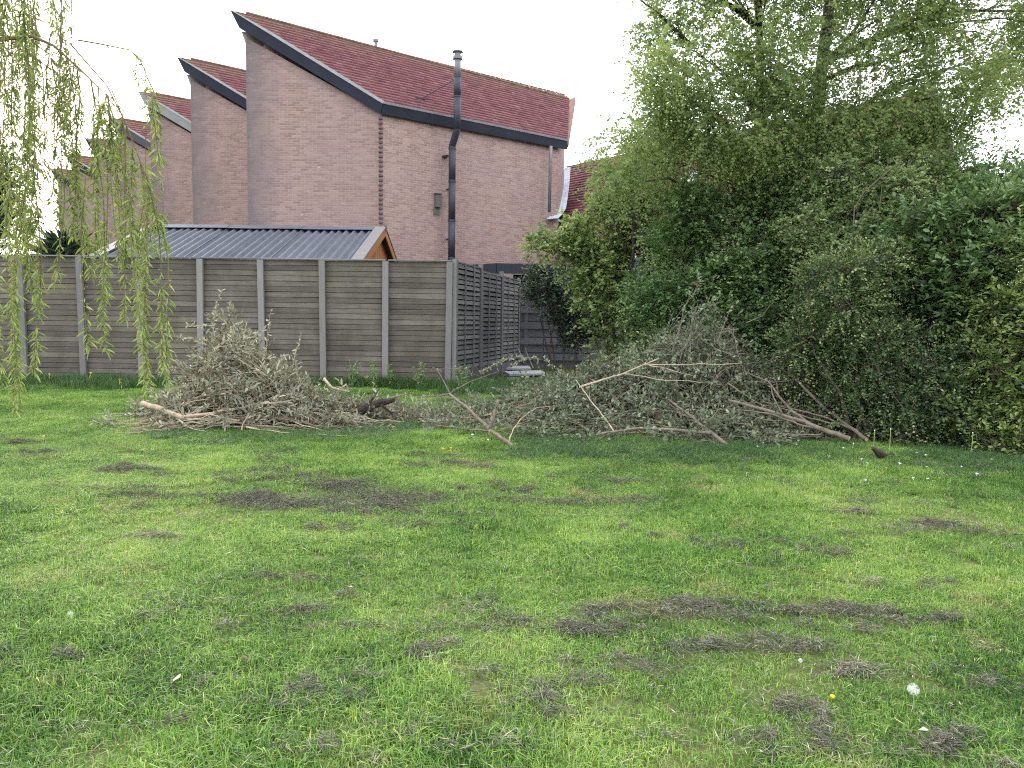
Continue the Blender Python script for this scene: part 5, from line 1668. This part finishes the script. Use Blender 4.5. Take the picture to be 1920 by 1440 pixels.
def flower_things():
    rg = np.random.default_rng(6)
    d = flower_mesh('daisy'); d0 = None
    spots = []
    for (cx, cy, sx, sy, n) in ((1290, 822, 50, 5, 10), (1480, 840, 45, 6, 8), (1815, 842, 22, 6, 12), (1140, 830, 60, 6, 4), (930, 822, 40, 8, 6), (280, 790, 30, 12, 8), (1760, 876, 80, 16, 10), (1600, 890, 110, 18, 6), (1400, 844, 60, 6, 5), (820, 800, 40, 8, 5)):
        for _ in range(n): spots.append((rg.normal(cx, sx), rg.normal(cy, sy)))
    for (px, py) in spots:
        g = gnd(px, py)
        if d0 is None: o = d0 = d.build('daisy', M['petal'])
        else: o = d0.copy(); link(o)
        o.location = g; s = rg.uniform(.8, 1.3); o.scale = (s, s, s * rg.uniform(.7, 1.05)); o.rotation_euler = (rg.normal(0, .25), rg.normal(0, .25), rg.uniform(0, 6))
        tag(o, 'tiny white daisy in the grass by the brush and hedge', 'daisy', 'white daisies')
    d = flower_mesh('dandelion'); d0 = None
    for (px, py, t_) in ((82, 828, 'alone on the lawn near the left edge'), (828, 849, 'left one of a pair before the forked branch'), (843, 850, 'right one of a pair before the forked branch'), (1662, 887, 'in the lawn just below the blackbird'),
                         (1540, 1078, 'right of the middle of the lawn, left one of two'), (1595, 1085, 'right of the middle of the lawn, right one of two'), (1558, 1317, 'nearest one, left of the dandelion clock'), (168, 702, 'at the fence foot by the second pale post'),
                         (228, 722, 'lower one in the tall grass by the fence'), (224, 714, 'upper one in the tall grass by the fence'), (368, 700, 'at the fence foot just left of the heap'), (92, 703, 'at the fence foot near the left edge')):
        g = gnd(px, py)
        if py < 730: g = at(px, py, 13.6); g.z -= .06
        if d0 is None: o = d0 = d.build('dandelion', M['yellow'])
        else: o = d0.copy(); link(o)
        o.location = g; s = rg.uniform(.9, 1.2) * (1.5 if py < 730 else (.5 if py > 1000 else .9)); o.scale = (s, s, s); o.rotation_euler = (rg.normal(.2, .2), rg.normal(0, .2), rg.uniform(0, 6))
        tag(o, 'yellow dandelion ' + t_, 'dandelion', 'yellow dandelions')
    # seed clocks
    def clock(px, py, R, h, label):
        g = gnd(px, py)
        S = empty('dandelion_clock', g, label, 'dandelion')
        m = MB(); m.tube([(0, 0, 0), (.004, 0, h * .5), (0, 0, h)], .0022, 6); m.build('stem', M['stem'], S)
        n = 120
        P = np.tile(np.array([0, 0, h]), (n, 1)); dd = rdir(n, rg)
        m = MB()
        for v in dd:
            v = Vector(v); e = Vector((0, 0, h)) + v * R
            a = v.orthogonal().normalized(); b = v.cross(a)
            m.tube([Vector((0, 0, h)) + v * R * .2, e], .0003, 3, .5, False)
            for k in range(5):
                t = 2 * math.pi * k / 5; q = e + (a * math.cos(t) + b * math.sin(t)) * R * .22 + v * R * .12
                q2 = e + (a * math.cos(t + .16) + b * math.sin(t + .16)) * R * .22 + v * R * .12
                m.add([e, q, q2], [(0, 1, 2)])
        m.build('seed_head', M['fluff'], S)
    clock(1710, 1335, .0185, .085, 'round white dandelion clock on a stem at the lower right')
    clock(132, 1166, .014, .035, 'small closed white seed head in the grass at the lower left')
    clock(1622, 910, .016, .04, 'white seed head in the grass in front of the blackbird')
    clock(1500, 1252, .008, .03, 'tiny white bud in the grass left of the dandelion clock')
    for (px, py, py2, t_) in ((1636, 850, 808, 'bare pale flower stalk just above the blackbird'), (1666, 855, 805, 'tall bare flower stalk right of the blackbird'), (1820, 855, 812, 'bare flower stalk at the hedge foot near the right edge'), (1596, 850, 832, 'short bare flower stalk left of the blackbird')):
        g = gnd(px, py); tp = at(px + 4, py2, g.y)
        S = empty('flower_stalk', g, t_, 'stalk')
        m = MB(); m.tube([(0, 0, 0), (tp - g) * .5 + Vector((.004, 0, 0)), tp - g], .0035, 6); m.build('stem', M['stem'], S)
        m = MB(); m.tube([tp - g, tp - g + Vector((0, 0, .012))], [.006, .003], 6); m.build('bud', M['fluff'], S)
    # dead leaves on the lawn
    for (px, py, t_, c) in ((466, 1252, 'pinkish dead leaf standing in the grass at the lower left', 'verge'), (322, 1298, 'pale dead leaf beside a green leaf at the lower left', 'deadleaf'), (925, 1050, 'grey dead leaf in the middle of the lawn', 'dry'), (662, 1114, 'white scrap of leaf in the middle of the lawn', 'deadleaf'), (1740, 1386, 'cream dead leaf at the lower right', 'deadleaf'), (1540, 1280, 'dark crumpled leaf left of the dandelion clock', 'bark'), (925, 1118, 'tan dead leaf right of the white scrap', 'cutwood')):
        g = gnd(px, py)
        n = 1
        m = MB()
        m.add([(0, 0, 0), (.012, -.010, .008), (.032, -.006, .004), (.042, 0, .012), (.032, .008, .010), (.012, .010, .004)], [(0, 1, 2, 3), (0, 3, 4, 5)])
        o = m.build('dead_leaf', M[c]); o.location = g + Vector((0, 0, .035)); o.rotation_euler = (rg.uniform(-.5, .5), rg.uniform(-.6, .2), rg.uniform(0, 6))
        tag(o, t_, 'leaf', 'dead leaves on the lawn')
flower_things()

def weeds():
    rg = np.random.default_rng(12)
    spots = [(700, 725, 14.2, 'leafy weed clump left of the last fence bay'), (735, 722, 14.3, 'bushiest green weed at the foot of the fence by a pale post'), (790, 722, 14.3, 'thin leafy weed near the corner post'), (660, 728, 14.2, 'low weed behind the root stump'), (870, 730, 13.6, 'weed in front of the louvre fence')]
    for (px, py, Y, t_) in spots:
        p = at(px, py, Y)
        S = empty('weed', (p.x, Y, 0), t_, 'weed', 'weeds at the fence foot')
        m = MB(); P, D, T = [], [], []
        for k in range(10):
            h = rg.uniform(.2, .55); a = rg.uniform(0, 6.28); l = rg.uniform(.05, .22)
            q = [Vector((math.cos(a) * l * t, math.sin(a) * l * t, h * t)) for t in (0, .35, .7, 1)]
            m.tube(q, [.004, .003, .0025, .0015], 4, .5, False)
            for j in range(26):
                t = rg.uniform(.15, 1); P.append((math.cos(a) * l * t, math.sin(a) * l * t, h * t)); D.append(rg.normal(size=3) + (0, 0, .3)); T.append(rg.uniform(.2, .9))
        m.build('stem', M['stem'], S)
        n = len(P); ll = rg.uniform(.03, .07, n)
        obj('leaves', leaf_mesh('leaves', np.array(P), np.array(D), rdir(n, rg) + np.array([0, 0, 1]), ll, ll * .45, np.array(T), M['leaf_haw'], 'oval'), S)
weeds()

# ------------------------------------------------------------------ blackbird
def build_bird():
    t = NT('sooty_brown_plumage')
    n = t.noise(t.mapping(t.coord(), (60, 200, 200)), 1, 4, .6)
    M['bird'] = t.done(t.pbr(t.ramp(n, [(.3, (.018, .014, .014)), (.7, (.050, .040, .036))]), .7, 0, .2, t.bump(n, .3, .002)))
    M['beak'] = plain('dull_beak', (.16, .10, .04), .5, 0, .3)
    g = gnd(1648, 866)
    S = empty('blackbird', g + Vector((0, 0, .015)), 'dark brown blackbird standing in the grass at the hedge foot facing left', 'bird')
    # spine from the crown to the tail tip, bird faces -X; one continuous lofted body
    ring = [(-.088, .105, .003, .003), (-.084, .107, .011, .012), (-.074, .109, .018, .020), (-.060, .105, .021, .024), (-.048, .093, .024, .028), (-.030, .074, .034, .037), (-.005, .062, .040, .041), (.022, .055, .036, .036), (.045, .050, .026, .025), (.062, .049, .017, .014), (.085, .050, .016, .006), (.120, .053, .018, .004), (.150, .056, .018, .003)]
    m = MB(); K = 14; vs, fs = [], []
    for (x, z, w, h) in ring:
        for k in range(K):
            a = 2 * math.pi * k / K
            vs.append((x, math.cos(a) * w, z + math.sin(a) * h))
    for i in range(len(ring) - 1):
        for k in range(K):
            fs.append((i * K + k, i * K + (k + 1) % K, (i + 1) * K + (k + 1) % K, (i + 1) * K + k))
    fs += [tuple(range(K)), tuple((len(ring) - 1) * K + k for k in range(K - 1, -1, -1))]
    m.add(vs, fs)
    b = m.build('body', M['bird'], S, True)
    sb = b.modifiers.new('smooth', 'SUBSURF'); sb.levels = 1; sb.render_levels = 1
    for sgn in (-1, 1):
        m = MB()
        pr = [(-.028, .080, .010), (-.005, .078, .026), (.030, .066, .024), (.065, .055, .012), (.090, .051, .003)]
        vs, fs = [], []
        for (x, z, h) in pr:
            y = sgn * (.041 - max(0, x) * .28)
            vs += [(x, y, z - h), (x, y + sgn * .007, z - h * .3), (x, y, z + h * .4)]
        for i in range(4):
            fs += [(i * 3, i * 3 + 1, i * 3 + 4, i * 3 + 3), (i * 3 + 1, i * 3 + 2, i * 3 + 5, i * 3 + 4)]
        m.add(vs, fs); m.build('wing', M['bird'], S, True)
        m = MB(); m.tube([(.004, sgn * .016, .03), (.010, sgn * .017, .014), (.002, sgn * .018, -.012)], [.005, .0025, .002], 5)
        for a in (-.5, 0, .5, 3.14):
            m.tube([(.002, sgn * .018, -.012), (.002 - math.cos(a) * .022, sgn * .018 + math.sin(a) * .018, -.014)], .0015, 4)
        m.build('leg', M['beak'], S)
        m = MB(); m.tube([(-.074, sgn * .0165, .113), (-.074, sgn * .0195, .113)], .003, 8); m.build('eye', M['fascia_green'], S)
    m = MB(); m.tube([(-.086, 0, .105), (-.098, 0, .103), (-.110, 0, .100)], [.0055, .004, .0008], 6); m.build('beak', M['beak'], S)
    S.rotation_euler = (0, 0, rad(14)); S.scale = (1.1, 1.1, 1.1)
build_bird()
